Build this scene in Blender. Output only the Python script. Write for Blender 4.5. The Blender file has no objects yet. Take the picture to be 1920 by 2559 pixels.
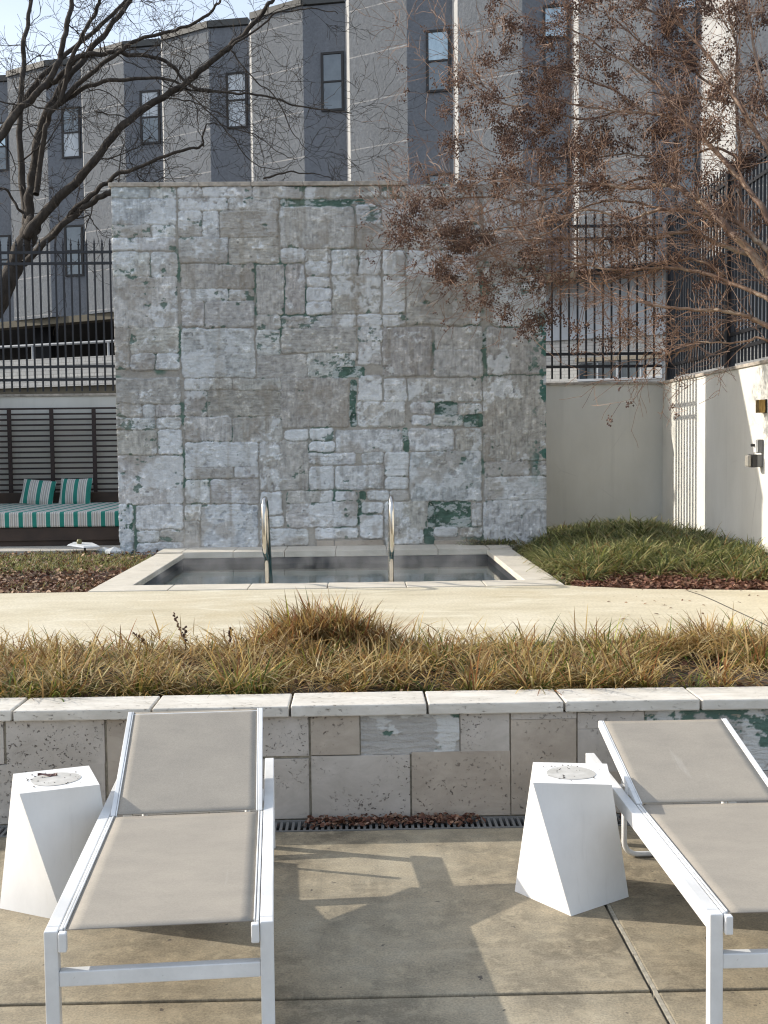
import bpy, math, random
import numpy as np
from mathutils import Vector, Matrix
random.seed(7); np.random.seed(7)
R = math.radians
S = bpy.context.scene
COL = S.collection

# ------------------------------------------------------------------ camera
F_PX, CX, CY = 2950.0, 960.0, 1279.5          # in pixels of the 1920x2559 photograph
EYE = 1.65
YAW, PITCH, ROLL = 0.0216, 0.0565, 0.0113
fw = Vector((math.sin(YAW)*math.cos(PITCH), math.cos(YAW)*math.cos(PITCH), -math.sin(PITCH)))
r0 = fw.cross(Vector((0, 0, 1))).normalized(); u0 = r0.cross(fw)
rt = math.cos(ROLL)*r0 - math.sin(ROLL)*u0
up = math.cos(ROLL)*u0 + math.sin(ROLL)*r0
CAM = Vector((0, 0, EYE))
cd = bpy.data.cameras.new('camera'); cam = bpy.data.objects.new('camera', cd); COL.objects.link(cam)
cam.matrix_world = Matrix(((rt.x, up.x, -fw.x, CAM.x), (rt.y, up.y, -fw.y, CAM.y), (rt.z, up.z, -fw.z, CAM.z), (0, 0, 0, 1)))
cd.sensor_fit = 'VERTICAL'; cd.sensor_height = 24.0; cd.lens = 24.0*F_PX/2559.0
cd.clip_start = 0.05; cd.clip_end = 2000
S.camera = cam
S.render.resolution_x = 768; S.render.resolution_y = 1024

# ------------------------------------------------------------------ light
SUN_DIR = Vector((-1.9, 0.60, 1.0)).normalized()      # towards the sun
elev = math.asin(SUN_DIR.z)
w = bpy.data.worlds.new("World"); S.world = w; w.use_nodes = True
nt = w.node_tree; sky = nt.nodes.new('ShaderNodeTexSky'); sky.sky_type = 'NISHITA'; sky.sun_disc = False
sky.sun_elevation = elev; sky.sun_rotation = math.atan2(SUN_DIR.x, SUN_DIR.y)
sky.air_density = 1.0; sky.dust_density = 3.5; sky.ozone_density = 1.0
# thin high cloud veil over the blue
wtc = nt.nodes.new('ShaderNodeTexCoord'); wmp = nt.nodes.new('ShaderNodeMapping'); wmp.inputs['Scale'].default_value = (1.2, 1.2, 4.0); nt.links.new(wtc.outputs['Generated'], wmp.inputs[0])
wno = nt.nodes.new('ShaderNodeTexNoise'); wno.inputs['Scale'].default_value = 2.2; wno.inputs['Detail'].default_value = 6; nt.links.new(wmp.outputs[0], wno.inputs['Vector'])
wmr = nt.nodes.new('ShaderNodeMapRange'); wmr.inputs[1].default_value = .3; wmr.inputs[2].default_value = .7; wmr.inputs[3].default_value = .35; wmr.inputs[4].default_value = .75; nt.links.new(wno.outputs[0], wmr.inputs[0])
wmx = nt.nodes.new('ShaderNodeMix'); wmx.data_type = 'RGBA'; nt.links.new(wmr.outputs[0], wmx.inputs[0]); nt.links.new(sky.outputs[0], wmx.inputs[6]); wmx.inputs[7].default_value = (4.5, 5.15, 6.1, 1)
nt.links.new(wmx.outputs[2], nt.nodes['Background'].inputs[0]); nt.nodes['Background'].inputs[1].default_value = 0.15
sd = bpy.data.lights.new('sun', 'SUN'); so = bpy.data.objects.new('sun', sd); COL.objects.link(so)
sd.energy = 3.6; sd.angle = R(0.5); sd.color = (1.0, 0.935, 0.83)
so.rotation_euler = (-SUN_DIR).to_track_quat('-Z', 'Y').to_euler(); so.location = (-10, 4, 12)
S.view_settings.view_transform = 'Standard'; S.view_settings.look = 'None'
S.view_settings.exposure = 0.56; S.view_settings.gamma = 1.0
try:
    S.cycles.use_denoising = True; S.cycles.filter_width = 1.15
    S.cycles.max_bounces = 8; S.cycles.transparent_max_bounces = 16; S.cycles.volume_bounces = 0
except Exception: pass

# ------------------------------------------------------------------ pixel helpers
def ray(x, y): return fw*F_PX + rt*(x-CX) - up*(y-CY)
def onZ(x, y, z): d = ray(x, y); return CAM + d*((z-EYE)/d.z)
def onY(x, y, Y): d = ray(x, y); return CAM + d*(Y/d.y)

# ------------------------------------------------------------------ mesh helpers
class MB:
    def __init__(s): s.v = []; s.f = []; s.m = []; s.cur = 0
    def add(s, vs, fs):
        b = len(s.v); s.v += [tuple(v) for v in vs]
        for f in fs: s.f.append(tuple(i+b for i in f)); s.m.append(s.cur)
        return s
    def box(s, x0, x1, y0, y1, z0, z1):
        return s.add([(x0,y0,z0),(x1,y0,z0),(x1,y1,z0),(x0,y1,z0),(x0,y0,z1),(x1,y0,z1),(x1,y1,z1),(x0,y1,z1)],
              [(0,3,2,1),(4,5,6,7),(0,1,5,4),(1,2,6,5),(2,3,7,6),(3,0,4,7)])
    def prism(s, poly, z0, z1):
        n = len(poly)
        vs = [(p[0], p[1], z0) for p in poly] + [(p[0], p[1], z1) for p in poly]
        fs = [tuple(range(n-1, -1, -1)), tuple(range(n, 2*n))] + [(i, (i+1) % n, n+(i+1) % n, n+i) for i in range(n)]
        return s.add(vs, fs)
    def beam(s, a, b, wx, wz, upv=(0, 0, 1)):
        a = Vector(a); b = Vector(b); d = (b-a).normalized(); sd_ = d.cross(Vector(upv)).normalized(); u = sd_.cross(d)
        vs = []
        for p in (a, b):
            for i, j in ((-1,-1),(1,-1),(1,1),(-1,1)): vs.append(p + sd_*(i*wx/2) + u*(j*wz/2))
        return s.add(vs, [(0,1,2,3),(7,6,5,4),(0,4,5,1),(1,5,6,2),(2,6,7,3),(3,7,4,0)])
    def tube(s, pts, rad, n=8, caps=True):
        pts = [Vector(p) for p in pts]; k = len(pts)
        if not hasattr(rad, '__len__'): rad = [rad]*k
        t0 = (pts[1]-pts[0]).normalized()
        nrm = t0.orthogonal().normalized(); vs = []; prev = t0
        for i in range(k):
            t = (pts[min(i+1, k-1)]-pts[max(i-1, 0)])
            t = t.normalized() if t.length > 1e-9 else prev
            nrm = (nrm - t*nrm.dot(t))
            nrm = nrm.normalized() if nrm.length > 1e-6 else t.orthogonal().normalized()
            bn = t.cross(nrm); prev = t
            for j in range(n):
                a = 2*math.pi*j/n; vs.append(pts[i] + (nrm*math.cos(a)+bn*math.sin(a))*rad[i])
        fs = []
        for i in range(k-1):
            for j in range(n):
                fs.append((i*n+j, i*n+(j+1) % n, (i+1)*n+(j+1) % n, (i+1)*n+j))
        if caps: fs += [tuple(range(n-1, -1, -1)), tuple((k-1)*n+j for j in range(n))]
        return s.add(vs, fs)
    def build(s, name, mats, parent=None, origin=(0, 0, 0), smooth=False, bevel=0.0):
        me = bpy.data.meshes.new(name); O = Vector(origin)
        me.from_pydata([(v[0]-O.x, v[1]-O.y, v[2]-O.z) for v in s.v], [], s.f)
        if not isinstance(mats, (list, tuple)): mats = [mats]
        for m_ in mats: me.materials.append(getattr(m_, 'm', m_))
        if len(mats) > 1: me.polygons.foreach_set('material_index', s.m)
        if smooth: me.polygons.foreach_set('use_smooth', [True]*len(me.polygons))
        me.update()
        o = bpy.data.objects.new(name, me); COL.objects.link(o)
        if parent is not None:
            o.parent = parent
        else: o.location = O
        if bevel:
            b = o.modifiers.new('bevel', 'BEVEL'); b.width = bevel; b.segments = 2; b.limit_method = 'ANGLE'; b.angle_limit = R(40)
        return o
def npmesh(name, verts, faces, mat, parent=None, origin=(0, 0, 0), colors=None, smooth=False):
    """verts (N,3) float, faces (M,k) int all the same k"""
    me = bpy.data.meshes.new(name); verts = np.asarray(verts, np.float32) - np.array(origin, np.float32); faces = np.asarray(faces, np.int32)
    k = faces.shape[1]; me.vertices.add(len(verts)); me.vertices.foreach_set('co', verts.ravel())
    me.loops.add(faces.size); me.loops.foreach_set('vertex_index', faces.ravel())
    me.polygons.add(len(faces)); me.polygons.foreach_set('loop_start', np.arange(0, faces.size, k, dtype=np.int32))
    try: me.polygons.foreach_set('loop_total', np.full(len(faces), k, np.int32))
    except Exception: pass
    if smooth: me.polygons.foreach_set('use_smooth', np.ones(len(faces), bool))
    me.update(calc_edges=True); me.validate()
    if colors is not None:
        a = me.color_attributes.new('tint', 'FLOAT_COLOR', 'POINT')
        c = np.ones((len(verts), 4), np.float32); c[:, :3] = np.asarray(colors).reshape(-1, 3); a.data.foreach_set('color', c.ravel())
    me.materials.append(getattr(mat, 'm', mat))
    o = bpy.data.objects.new(name, me); COL.objects.link(o)
    if parent is not None: o.parent = parent
    else: o.location = origin
    return o
def tag(o, label=None, cat=None, group=None, kind=None):
    if label: o['label'] = label
    if cat: o['category'] = cat
    if group: o['group'] = group
    if kind: o['kind'] = kind
    return o
def thing(name, loc, label, cat, group=None, rz=0):
    o = bpy.data.objects.new(name, None); COL.objects.link(o); o.location = loc; o.rotation_euler = (0, 0, rz)
    o.empty_display_size = 0.2
    return tag(o, label, cat, group)
def cp(o, parent=None):
    c = o.copy(); COL.objects.link(c)
    if parent is not None: c.parent = parent
    return c
def copy_tree(o, parent=None):
    kids = list(o.children)
    c = cp(o, parent)
    for ch in kids: copy_tree(ch, c)
    return c

# ------------------------------------------------------------------ materials
def sock(nd, name):
    for i in nd.inputs:
        if i.name == name: return i
class Mat:
    def __init__(s, name, rough=0.6, metal=0.0, spec=None):
        s.m = bpy.data.materials.new(name); s.m.use_nodes = True; s.nt = s.m.node_tree
        s.b = s.nt.nodes['Principled BSDF']; s.b.inputs['Roughness'].default_value = rough; s.b.inputs['Metallic'].default_value = metal
        if spec is not None: s.b.inputs['Specular IOR Level'].default_value = spec
        s.tc = s.nt.nodes.new('ShaderNodeTexCoord'); s.bh = None
    def n(s, t, **kw):
        nd = s.nt.nodes.new(t)
        for k, v in kw.items():
            if k in nd.bl_rna.properties: setattr(nd, k, v)
            else: sock(nd, k).default_value = v
        return nd
    def l(s, a, b): s.nt.links.new(a, b)
    def coord(s, scale=(1, 1, 1), out='Object', rot=(0, 0, 0)):
        mp = s.nt.nodes.new('ShaderNodeMapping'); mp.inputs['Scale'].default_value = scale; mp.inputs['Rotation'].default_value = rot
        s.l(s.tc.outputs[out], mp.inputs[0]); return mp.outputs[0]
    def noise(s, scale, detail=4, rough=0.55, st=(1, 1, 1), dist=0.0):
        nd = s.n('ShaderNodeTexNoise'); sock(nd, 'Scale').default_value = scale; sock(nd, 'Detail').default_value = detail
        sock(nd, 'Roughness').default_value = rough; sock(nd, 'Distortion').default_value = dist
        s.l(s.coord(st), nd.inputs['Vector']); return nd.outputs[0]
    def ramp(s, fac, stops):
        nd = s.n('ShaderNodeValToRGB'); el = nd.color_ramp.elements
        while len(el) < len(stops): el.new(0.5)
        for e, (p, c) in zip(el, stops):
            e.position = p; e.color = (c[0], c[1], c[2], 1) if hasattr(c, '__len__') else (c, c, c, 1)
        s.l(fac, nd.inputs[0]); return nd.outputs[0]
    def mix(s, fac, a, b, blend='MIX'):
        nd = s.n('ShaderNodeMix', data_type='RGBA', blend_type=blend)
        for v, i in ((fac, 0), (a, 6), (b, 7)):
            if hasattr(v, 'is_output'): s.l(v, nd.inputs[i])
            elif i == 0: nd.inputs[0].default_value = v
            else: nd.inputs[i].default_value = (v[0], v[1], v[2], 1)
        return nd.outputs[2]
    def base(s, c):
        if hasattr(c, 'is_output'): s.l(c, s.b.inputs['Base Color'])
        else: s.b.inputs['Base Color'].default_value = (c[0], c[1], c[2], 1)
        return s
    def bump(s, h, strength=0.3, dist=0.01):
        nd = s.n('ShaderNodeBump'); nd.inputs['Strength'].default_value = strength; nd.inputs['Distance'].default_value = dist
        s.l(h, nd.inputs['Height'])
        if s.bh is not None: s.l(s.bh, nd.inputs['Normal'])
        s.bh = nd.outputs[0]; s.l(s.bh, s.b.inputs['Normal']); return s
def simple(name, c, rough=0.6, metal=0, var=0.12, nscale=6, bump=0.15, bscale=60, bdist=0.003, spec=None):
    m = Mat(name, rough, metal, spec)
    n1 = m.noise(nscale, 5)
    lo = [max(0, x*(1-var)) for x in c]; hi = [min(1, x*(1+var)) for x in c]
    m.base(m.ramp(n1, [(0.3, lo), (0.7, hi)]))
    if bump: m.bump(m.noise(bscale, 4), bump, bdist)
    return m

# white powder coated metal with faint grime
_m = Mat('white_coated_metal', 0.38)
g = _m.ramp(_m.noise(3.0, 6, 0.65), [(0.35, (0.60, 0.60, 0.59)), (0.6, (0.76, 0.76, 0.75))])
g = _m.mix(_m.ramp(_m.noise(90, 2), [(0.70, 0.0), (0.76, 0.5)]), g, (0.42, 0.40, 0.37))
WHITEMETAL = _m.base(g).bump(_m.noise(150, 3), 0.08, 0.001).m
# sling mesh fabric
_m = Mat('sling_fabric', 0.72)
wv = _m.n('ShaderNodeTexBrick'); _m.l(_m.coord((1, 1, 1)), wv.inputs['Vector'])
sock(wv, 'Scale').default_value = 110; sock(wv, 'Mortar Size').default_value = 0.03
sock(wv, 'Color1').default_value = (0.345, 0.31, 0.255, 1); sock(wv, 'Color2').default_value = (0.285, 0.258, 0.212, 1); sock(wv, 'Mortar').default_value = (0.27, 0.24, 0.21, 1)
st_ = _m.ramp(_m.noise(4.5, 6, 0.62, (1, 1.8, 1)), [(0.33, (0.90, 0.90, 0.90)), (0.68, (1.07, 1.065, 1.05))])
g = _m.mix(1.0, wv.outputs[0], st_, 'MULTIPLY')
g = _m.mix(_m.ramp(_m.noise(2.6, 5, 0.6, (5, 0.5, 1)), [(0.66, 0.0), (0.80, 0.35)]), g, (0.56, 0.53, 0.48))
FABRIC = _m.base(g).bump(wv.outputs[0], 0.25, 0.0008).m
# table composite
_m = Mat('white_composite', 0.5)
g = _m.ramp(_m.noise(2.2, 6, 0.65, (1, 1, .6)), [(0.3, (0.66, 0.65, 0.63)), (0.62, (0.80, 0.79, 0.77))])
g = _m.mix(_m.ramp(_m.noise(5, 5, 0.6, (9, 9, 0.7)), [(0.58, 0.0), (0.80, 0.28)]), g, (0.54, 0.52, 0.49))
WHITECOMP = _m.base(g).bump(_m.noise(70, 3), 0.06, 0.002).m
# travertine
def travertine(name, a, b, pit=0.62, pitc=(0.13, 0.11, 0.095), st=(1, 1, 2.5), pscale=26):
    m = Mat(name, 0.72)
    g = m.ramp(m.noise(5.5, 8, 0.65, st, 0.6), [(0.28, a), (0.72, b)])
    g = m.mix(m.ramp(m.noise(2.0, 5, 0.6), [(0.45, 0.0), (0.75, 0.45)]), g, (a[0]*0.78, a[1]*0.75, a[2]*0.72))
    p1 = m.ramp(m.noise(pscale, 6, 0.7, (st[0], st[1], st[2]*0.8)), [(pit, 0.0), (pit+0.03, 1.0)])
    msk = m.ramp(m.noise(4.0, 3, 0.5), [(0.40, 0.0), (0.60, 1.0)])
    p = m.mix(1.0, p1, msk, 'MULTIPLY')
    m.base(m.mix(p, g, pitc)); inv = m.ramp(p, [(0.0, 1.0), (1.0, 0.0)])
    m.bump(m.noise(50, 6), 0.3, 0.004).bump(inv, 0.8, 0.006)
    return m.m
TRAV = travertine('travertine_cladding', (0.38, 0.345, 0.30), (0.55, 0.505, 0.455), 0.60, (0.10, .085, .07), (1, 1, 1.5), 62)
TRAVW = travertine('travertine_warm', (0.33, 0.28, 0.225), (0.50, 0.435, 0.36), 0.61, (.12, .095, .075), (1, 1, 1.5), 50)
COPING = travertine('travertine_coping', (0.50, 0.465, 0.40), (0.70, 0.665, 0.60), 0.605, (0.26, 0.22, 0.17), (1, 3.0, 3.0), 30)
TUBCOP = travertine('tub_coping_stone', (0.50, 0.46, 0.38), (0.64, 0.59, 0.50), 0.68, (0.32, 0.27, 0.2))
# concrete terrace
_m = Mat('terrace_concrete', 0.8)
g = _m.ramp(_m.noise(1.7, 8, 0.62), [(0.30, (0.115, 0.095, 0.064)), (0.5, (0.235, 0.202, 0.143)), (0.70, (0.37, 0.325, 0.24))])
g = _m.mix(_m.ramp(_m.noise(9, 6, 0.7), [(0.42, 0.0), (0.66, 0.65)]), g, (0.36, 0.30, 0.205))
g = _m.mix(_m.ramp(_m.noise(0.9, 6, 0.6, (3, 1, 1)), [(0.52, 0.0), (0.66, 0.6)]), g, (0.12, 0.102, 0.072))
g = _m.mix(_m.ramp(_m.noise(24, 2, 0.5), [(0.72, 0.0), (0.74, 0.85)]), g, (0.06, 0.05, 0.045))
g = _m.mix(1.0, g, _m.ramp(_m.noise(130, 3, .6), [(.3, (.72, .72, .72)), (.7, (1.25, 1.24, 1.22))]), 'MULTIPLY')
g = _m.mix(_m.ramp(_m.noise(14, 7, .75, (1, 1, 1), .5), [(.52, 0), (.64, .45)]), g, (.42, .36, .25))
g = _m.mix(_m.ramp(_m.noise(3.1, 9, .72, (1, 2.4, 1), 1.2), [(.55, 0), (.66, .28)]), g, (.40, .345, .25))
TERR = _m.base(g).bump(_m.noise(180, 3), 0.22, 0.003).bump(_m.noise(12, 5), 0.12, 0.01).m
# path plaster
_m = Mat('path_concrete', 0.75)
g = _m.ramp(_m.noise(1.1, 8, 0.6, (1, 2.2, 1)), [(0.28, (0.43, 0.375, 0.26)), (0.5, (0.54, 0.485, 0.355)), (0.74, (0.62, 0.57, 0.45))])
g = _m.mix(_m.ramp(_m.noise(0.8, 5, 0.6), [(0.52, 0.0), (0.72, 0.5)]), g, (0.42, 0.335, 0.19))
g = _m.mix(_m.ramp(_m.noise(26, 2, 0.5), [(0.74, 0.0), (0.77, 0.6)]), g, (0.18, 0.14, 0.10))
g = _m.mix(1.0, g, _m.ramp(_m.noise(60, 4, .6, (1, .5, 1)), [(.3, (.86, .85, .84)), (.7, (1.12, 1.12, 1.12))]), 'MULTIPLY')
g = _m.mix(_m.ramp(_m.noise(2.4, 8, .7, (.5, 1.6, 1), .8), [(.56, 0), (.62, .55)]), g, (.66, .62, .50))
PATH = _m.base(g).bump(_m.noise(60, 4), 0.15, 0.004).m
# soil
_m = Mat('soil', 0.95)
g = _m.ramp(_m.noise(22, 8, 0.75), [(0.3, (0.022, 0.016, 0.011)), (0.55, (0.06, 0.044, 0.03)), (0.75, (0.13, 0.095, 0.06))])
SOIL = _m.base(g).bump(_m.noise(45, 6, 0.7), 0.8, 0.03).m
ASPH = simple('asphalt', (0.06, 0.06, 0.06), 0.9, var=0.3, nscale=1.5, bump=0.3, bscale=200).m
GROUT = simple('dark_joint', (0.035, 0.03, 0.025), 0.95, bump=0).m
MORTAR = simple('pale_joint_mortar', (0.33, 0.30, 0.24), 0.95, var=0.3, nscale=40, bump=0.3, bscale=120).m
# render on garden walls
_m = Mat('white_render', 0.85)
g = _m.ramp(_m.noise(1.2, 7, 0.6, (1, 1, 0.5)), [(0.3, (0.60, 0.585, 0.53)), (0.65, (0.73, 0.715, 0.66))])
g = _m.mix(_m.ramp(_m.noise(2.2, 6, 0.65, (3.0, 3.0, 0.12)), [(0.55, 0.0), (0.85, 0.35)]), g, (0.42, 0.41, 0.375))
ck = _m.n('ShaderNodeTexVoronoi', feature='DISTANCE_TO_EDGE'); sock(ck, 'Scale').default_value = 0.55; _m.l(_m.coord((1, 1, 1)), ck.inputs['Vector'])
ckm = _m.mix(1.0, _m.ramp(ck.outputs[0], [(0.0, 0.35), (0.0025, 0.0)]), _m.ramp(_m.noise(1.0, 2), [(0.5, 0), (0.6, 1)]), 'MULTIPLY')
g = _m.mix(ckm, g, (0.3, 0.29, 0.27))
RENDER = _m.base(g).bump(_m.noise(90, 4), 0.15, 0.003).m
WALLCAP = simple('wall_cap_stone', (0.40, 0.355, 0.30), 0.85, var=0.35, nscale=14, bump=0.5, bscale=40, bdist=0.008).m
IRON = simple('black_iron', (0.012, 0.012, 0.015), 0.42, var=0.3, bump=0.05).m
DKWOOD = Mat('dark_stained_wood', 0.6)
g = DKWOOD.ramp(DKWOOD.noise(6, 5, 0.6, (0.3, 5, 8)), [(0.3, (0.016, 0.008, 0.007)), (0.7, (0.038, 0.020, 0.016))])
DKWOOD = DKWOOD.base(g).bump(DKWOOD.noise(30, 4, .6, (0.2, 4, 6)), 0.2, 0.003).m
BROWNWOOD = simple('brown_platform_wood', (0.045, 0.027, 0.018), 0.65, var=0.35, nscale=3, bump=0.15).m
STEEL = Mat('polished_steel', 0.17, 1.0); STEEL = STEEL.base(STEEL.ramp(STEEL.noise(12, 4), [(0.3, (0.50, 0.48, 0.44)), (0.7, (0.68, 0.66, 0.62))])).m
BRASS = Mat('aged_brass', 0.35, 1.0); BRASS = BRASS.base(BRASS.ramp(BRASS.noise(25, 5, .6, (1, 1, .3)), [(0.3, (0.22, 0.13, 0.05)), (0.7, (0.62, 0.42, 0.16))])).m
GREYPL = simple('grey_cast_metal', (0.16, 0.16, 0.155), 0.5, var=0.15, bump=0.1).m
BLACKPL = simple('black_plastic', (0.015, 0.015, 0.015), 0.4, bump=0).m
LENS = simple('frosted_lens', (0.33, 0.31, 0.27), 0.25, bump=0).m
# vertex tinted
def tinted(name, rough, bumps=(), spec=0.3, trans=0.0):
    m = Mat(name, rough, spec=spec); a = m.n('ShaderNodeVertexColor'); a.layer_name = 'tint'
    m.l(a.outputs[0], m.b.inputs['Base Color'])
    for sc, det, st, k, d in bumps: m.bump(m.noise(sc, det, 0.6, st), k, d)
    if trans:
        t = m.n('ShaderNodeBsdfTranslucent'); m.l(a.outputs[0], t.inputs[0])
        mx = m.n('ShaderNodeMixShader'); mx.inputs[0].default_value = trans
        m.l(m.b.outputs[0], mx.inputs[1]); m.l(t.outputs[0], mx.inputs[2]); m.l(mx.outputs[0], m.nt.nodes['Material Output'].inputs[0])
    return m.m
BLADE = tinted('grass_blade', 0.5, trans=0.38)
LEAF = tinted('dead_leaf', 0.7, trans=0.1)
PLASTER = tinted('patched_plaster', 0.85, [(45, 6, (1, 1, 1), 0.8, 0.010), (22, 5, (0.6, 1, 3.5), 0.6, 0.012)])
# bark
_m = Mat('dark_bark', 0.9)
g = _m.ramp(_m.noise(14, 6, 0.7, (1, 1, 0.4)), [(0.32, (0.022, 0.017, 0.013)), (0.6, (0.06, 0.047, 0.036)), (0.8, (0.115, 0.095, 0.072))])
BARK = _m.base(g).bump(_m.noise(22, 5, 0.7, (1, 1, 0.35)), 0.9, 0.03).m
_m = Mat('myrtle_bark', 0.62)
g = _m.ramp(_m.noise(6, 6, 0.65, (1, 1, 0.6)), [(0.3, (0.10, 0.045, 0.028)), (0.52, (0.20, 0.125, 0.08)), (0.7, (0.40, 0.32, 0.23))])
MBARK = _m.base(g).bump(_m.noise(30, 4), 0.3, 0.006).m
MTWIG = simple('myrtle_twig', (0.21, 0.12, 0.072), 0.65, var=0.45, nscale=3, bump=0).m
SEED = simple('seed_capsule', (0.085, 0.043, 0.029), 0.75, var=0.6, nscale=9, bump=0).m

# ------------------------------------------------------------------ numpy noise
_rs = np.random.RandomState(3)
def vnoise(x, y, seed=0):
    rs = np.random.RandomState(seed); T = rs.rand(256, 256)
    xi = np.floor(x).astype(int); yi = np.floor(y).astype(int); fx = x-xi; fy = y-yi
    fx = fx*fx*(3-2*fx); fy = fy*fy*(3-2*fy)
    a = T[xi & 255, yi & 255]; b = T[(xi+1) & 255, yi & 255]; c = T[xi & 255, (yi+1) & 255]; d = T[(xi+1) & 255, (yi+1) & 255]
    return (a*(1-fx)+b*fx)*(1-fy)+(c*(1-fx)+d*fx)*fy
def fbm(x, y, oct=5, seed=0, gain=0.5):
    s = 0; a = 1; t = 0
    for i in range(oct):
        s = s + a*vnoise(x*2**i+13.7*i, y*2**i+7.1*i, seed+i); t += a; a *= gain
    return s/t
def sstep(a, b, x): t = np.clip((x-a)/(b-a), 0, 1); return t*t*(3-2*t)
# ================================================================== SETTING
ZG = 0.5       # level of the upper garden path
def hill(x, y):
    """height of the planted mound on the right"""
    x = np.asarray(x, float); y = np.asarray(y, float)
    h = 0.21*np.exp(-(((x-3.05)/.85)**2+((y-13.1)/1.4)**2)) + 0.10*np.exp(-(((x-2.45)/0.7)**2+((y-10.8)/0.7)**2)) + 0.06*np.exp(-(((x-3.9)/1.0)**2+((y-11.6)/1.0)**2))
    return 0.455 + h*sstep(1.60, 2.1, x)*sstep(9.2, 10.2, y)
def struct(o): o['kind'] = 'structure'; return o
# big soil/ground sheet round the tub pit
b = MB()
for (x0, x1, y0, y1) in ((-60, 60, 15.8, 400), (-60, -2.0, 5.35, 15.8), (1.5, 60, 5.35, 15.8), (-2.0, 1.5, 5.35, 9.6), (-2.0, 1.5, 13.0, 15.8)):
    b.add([(x0, y0, .45), (x1, y0, .45), (x1, y1, .45), (x0, y1, .45)], [(0, 1, 2, 3)])
struct(b.build('ground', SOIL))
b = MB(); b.box(-60, 60, 17.3, 300, .44, .47); struct(b.build('parking_lot', ASPH))
# mound
gx, gy = np.meshgrid(np.linspace(1.62, 8, 80), np.linspace(9.1, 15.0, 80), indexing='ij')
vz = hill(gx, gy) + 0.02*(fbm(gx*4, gy*4, 4, 5)-.5)
I = np.arange(80*80).reshape(80, 80)
fq = np.stack([I[:-1, :-1], I[1:, :-1], I[1:, 1:], I[:-1, 1:]], -1).reshape(-1, 4)
struct(npmesh('garden_mound', np.stack([gx, gy, vz], -1).reshape(-1, 3), fq, SOIL, smooth=True))
# lower terrace: cast slabs with real joints over a dark base
b = MB(); xs = [-14.0, -9.5, -4.7, -1.92, 0.872, 3.664, 6.5, 12]; ys = [-9, -5, -2.1, 0.65, 3.45, 4.985]; J = .008
for i in range(len(xs)-1):
    for j in range(len(ys)-1):
        b.box(xs[i]+.011, xs[i+1]-.010, ys[j]+J, ys[j+1]-(J if j < 4 else 0), -.12, 0)
struct(b.build('terrace_paving', TERR, bevel=0.005))
b = MB(); b.box(-60, 60, -60, 5.2, -.20, -.03); struct(b.build('terrace_joint_bed', GROUT))
b = MB()
for k in range(150):
    y = -3.2+.054*k+random.uniform(0, .02); x = .8700+random.uniform(-.0015, .0015)
    b.box(x, .8825, -3.2+.054*k, -3.2+.054*(k+1), -.028, -.0012+random.uniform(-.0006, .0006))
struct(b.build('joint_mortar', MORTAR))
# garden path
b = MB(); b.prism([(-9, 6.72), (-3, 6.78), (0, 6.7), (3, 6.95), (9, 6.9), (9, 8.75), (3.3, 8.98), (2.2, 9.2), (1.68, 9.495), (-2.2, 9.495), (-3.4, 9.47), (-9, 9.3)], .40, .498)
struct(b.build('garden_path', PATH))
pts = smooth_j = [onZ(x, y, .4995) for x, y in ((1718, 1476), (1755, 1488), (1790, 1503), (1832, 1523), (1880, 1545), (1990, 1600))]
b = MB()
for a, c in zip(pts[:-1], pts[1:]): b.beam(a, c, .007, .003)
struct(b.build('path_joint', GROUT))
b = MB(); b.box(-9, -2.62, 13.45, 16.7, .40, .496); struct(b.build('paved_patio', simple('pale_paving', (0.40, 0.37, 0.32), 0.8, var=.2, nscale=4, bump=.2).m))

# ------------------------------------------------------------------ plunge pool
t = thing('plunge_pool', (-.25, 11.2, .45), 'sunken rectangular plunge pool with pale stone rim at the foot of the patched wall', 'pool')
O = t.location
POOLIN = simple('pool_plaster', (0.36, 0.46, 0.46), 0.6, var=.2, nscale=2, bump=.1).m
_m = Mat('dark_pool_tile', 0.35)
bt = _m.n('ShaderNodeTexBrick'); bt.offset = 0; _m.l(_m.coord((1, 1, 1), rot=(R(90), 0, 0)), bt.inputs['Vector']); sock(bt, 'Scale').default_value = 6.6
sock(bt, 'Color1').default_value = (.035, .037, .042, 1); sock(bt, 'Color2').default_value = (.055, .057, .062, 1); sock(bt, 'Mortar').default_value = (.10, .10, .10, 1); sock(bt, 'Mortar Size').default_value = .012
sock(bt, 'Brick Width').default_value = 1; sock(bt, 'Row Height').default_value = 1
DTILE = _m.base(bt.outputs[0]).m
x0, x1, y0, y1 = -1.905, 1.40, 9.855, 12.76
b = MB(); b.box(x0-.15, x0, y0-.15, y1+.15, -.75, .295); b.box(x1, x1+.15, y0-.15, y1+.15, -.75, .295)
b.box(x0, x1, y0-.15, y0, -.75, .295); b.box(x0, x1, y1, y1+.15, -.75, .295); b.box(x0-.15, x1+.15, y0-.15, y1+.15, -.9, -.752)
b.build('basin', POOLIN, t, O)
b = MB(); b.box(x0-.12, x0, y0-.12, y1+.12, .297, .449); b.box(x1, x1+.12, y0-.12, y1+.12, .297, .449)
b.box(x0, x1, y0-.12, y0, .297, .449); b.box(x0, x1, y1, y1+.12, .297, .449)
b.build('waterline_tile', DTILE, t, O)
b = MB(); b.box(x0, x0+.45, y0, y1, -.75, .02); b.box(x1-.45, x1, y0, y1, -.75, .02); b.box(x0+.452, x1-.452, y1-.45, y1, -.75, .02)
b.box(-.9, .4, y0, y0+.3, -.75, -.1)
b.build('underwater_bench', simple('pool_bench', (0.42, 0.46, 0.45), .6, bump=.1).m, t, O)
OB = (-2.19, 1.668, 9.5, 13.33)
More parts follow.
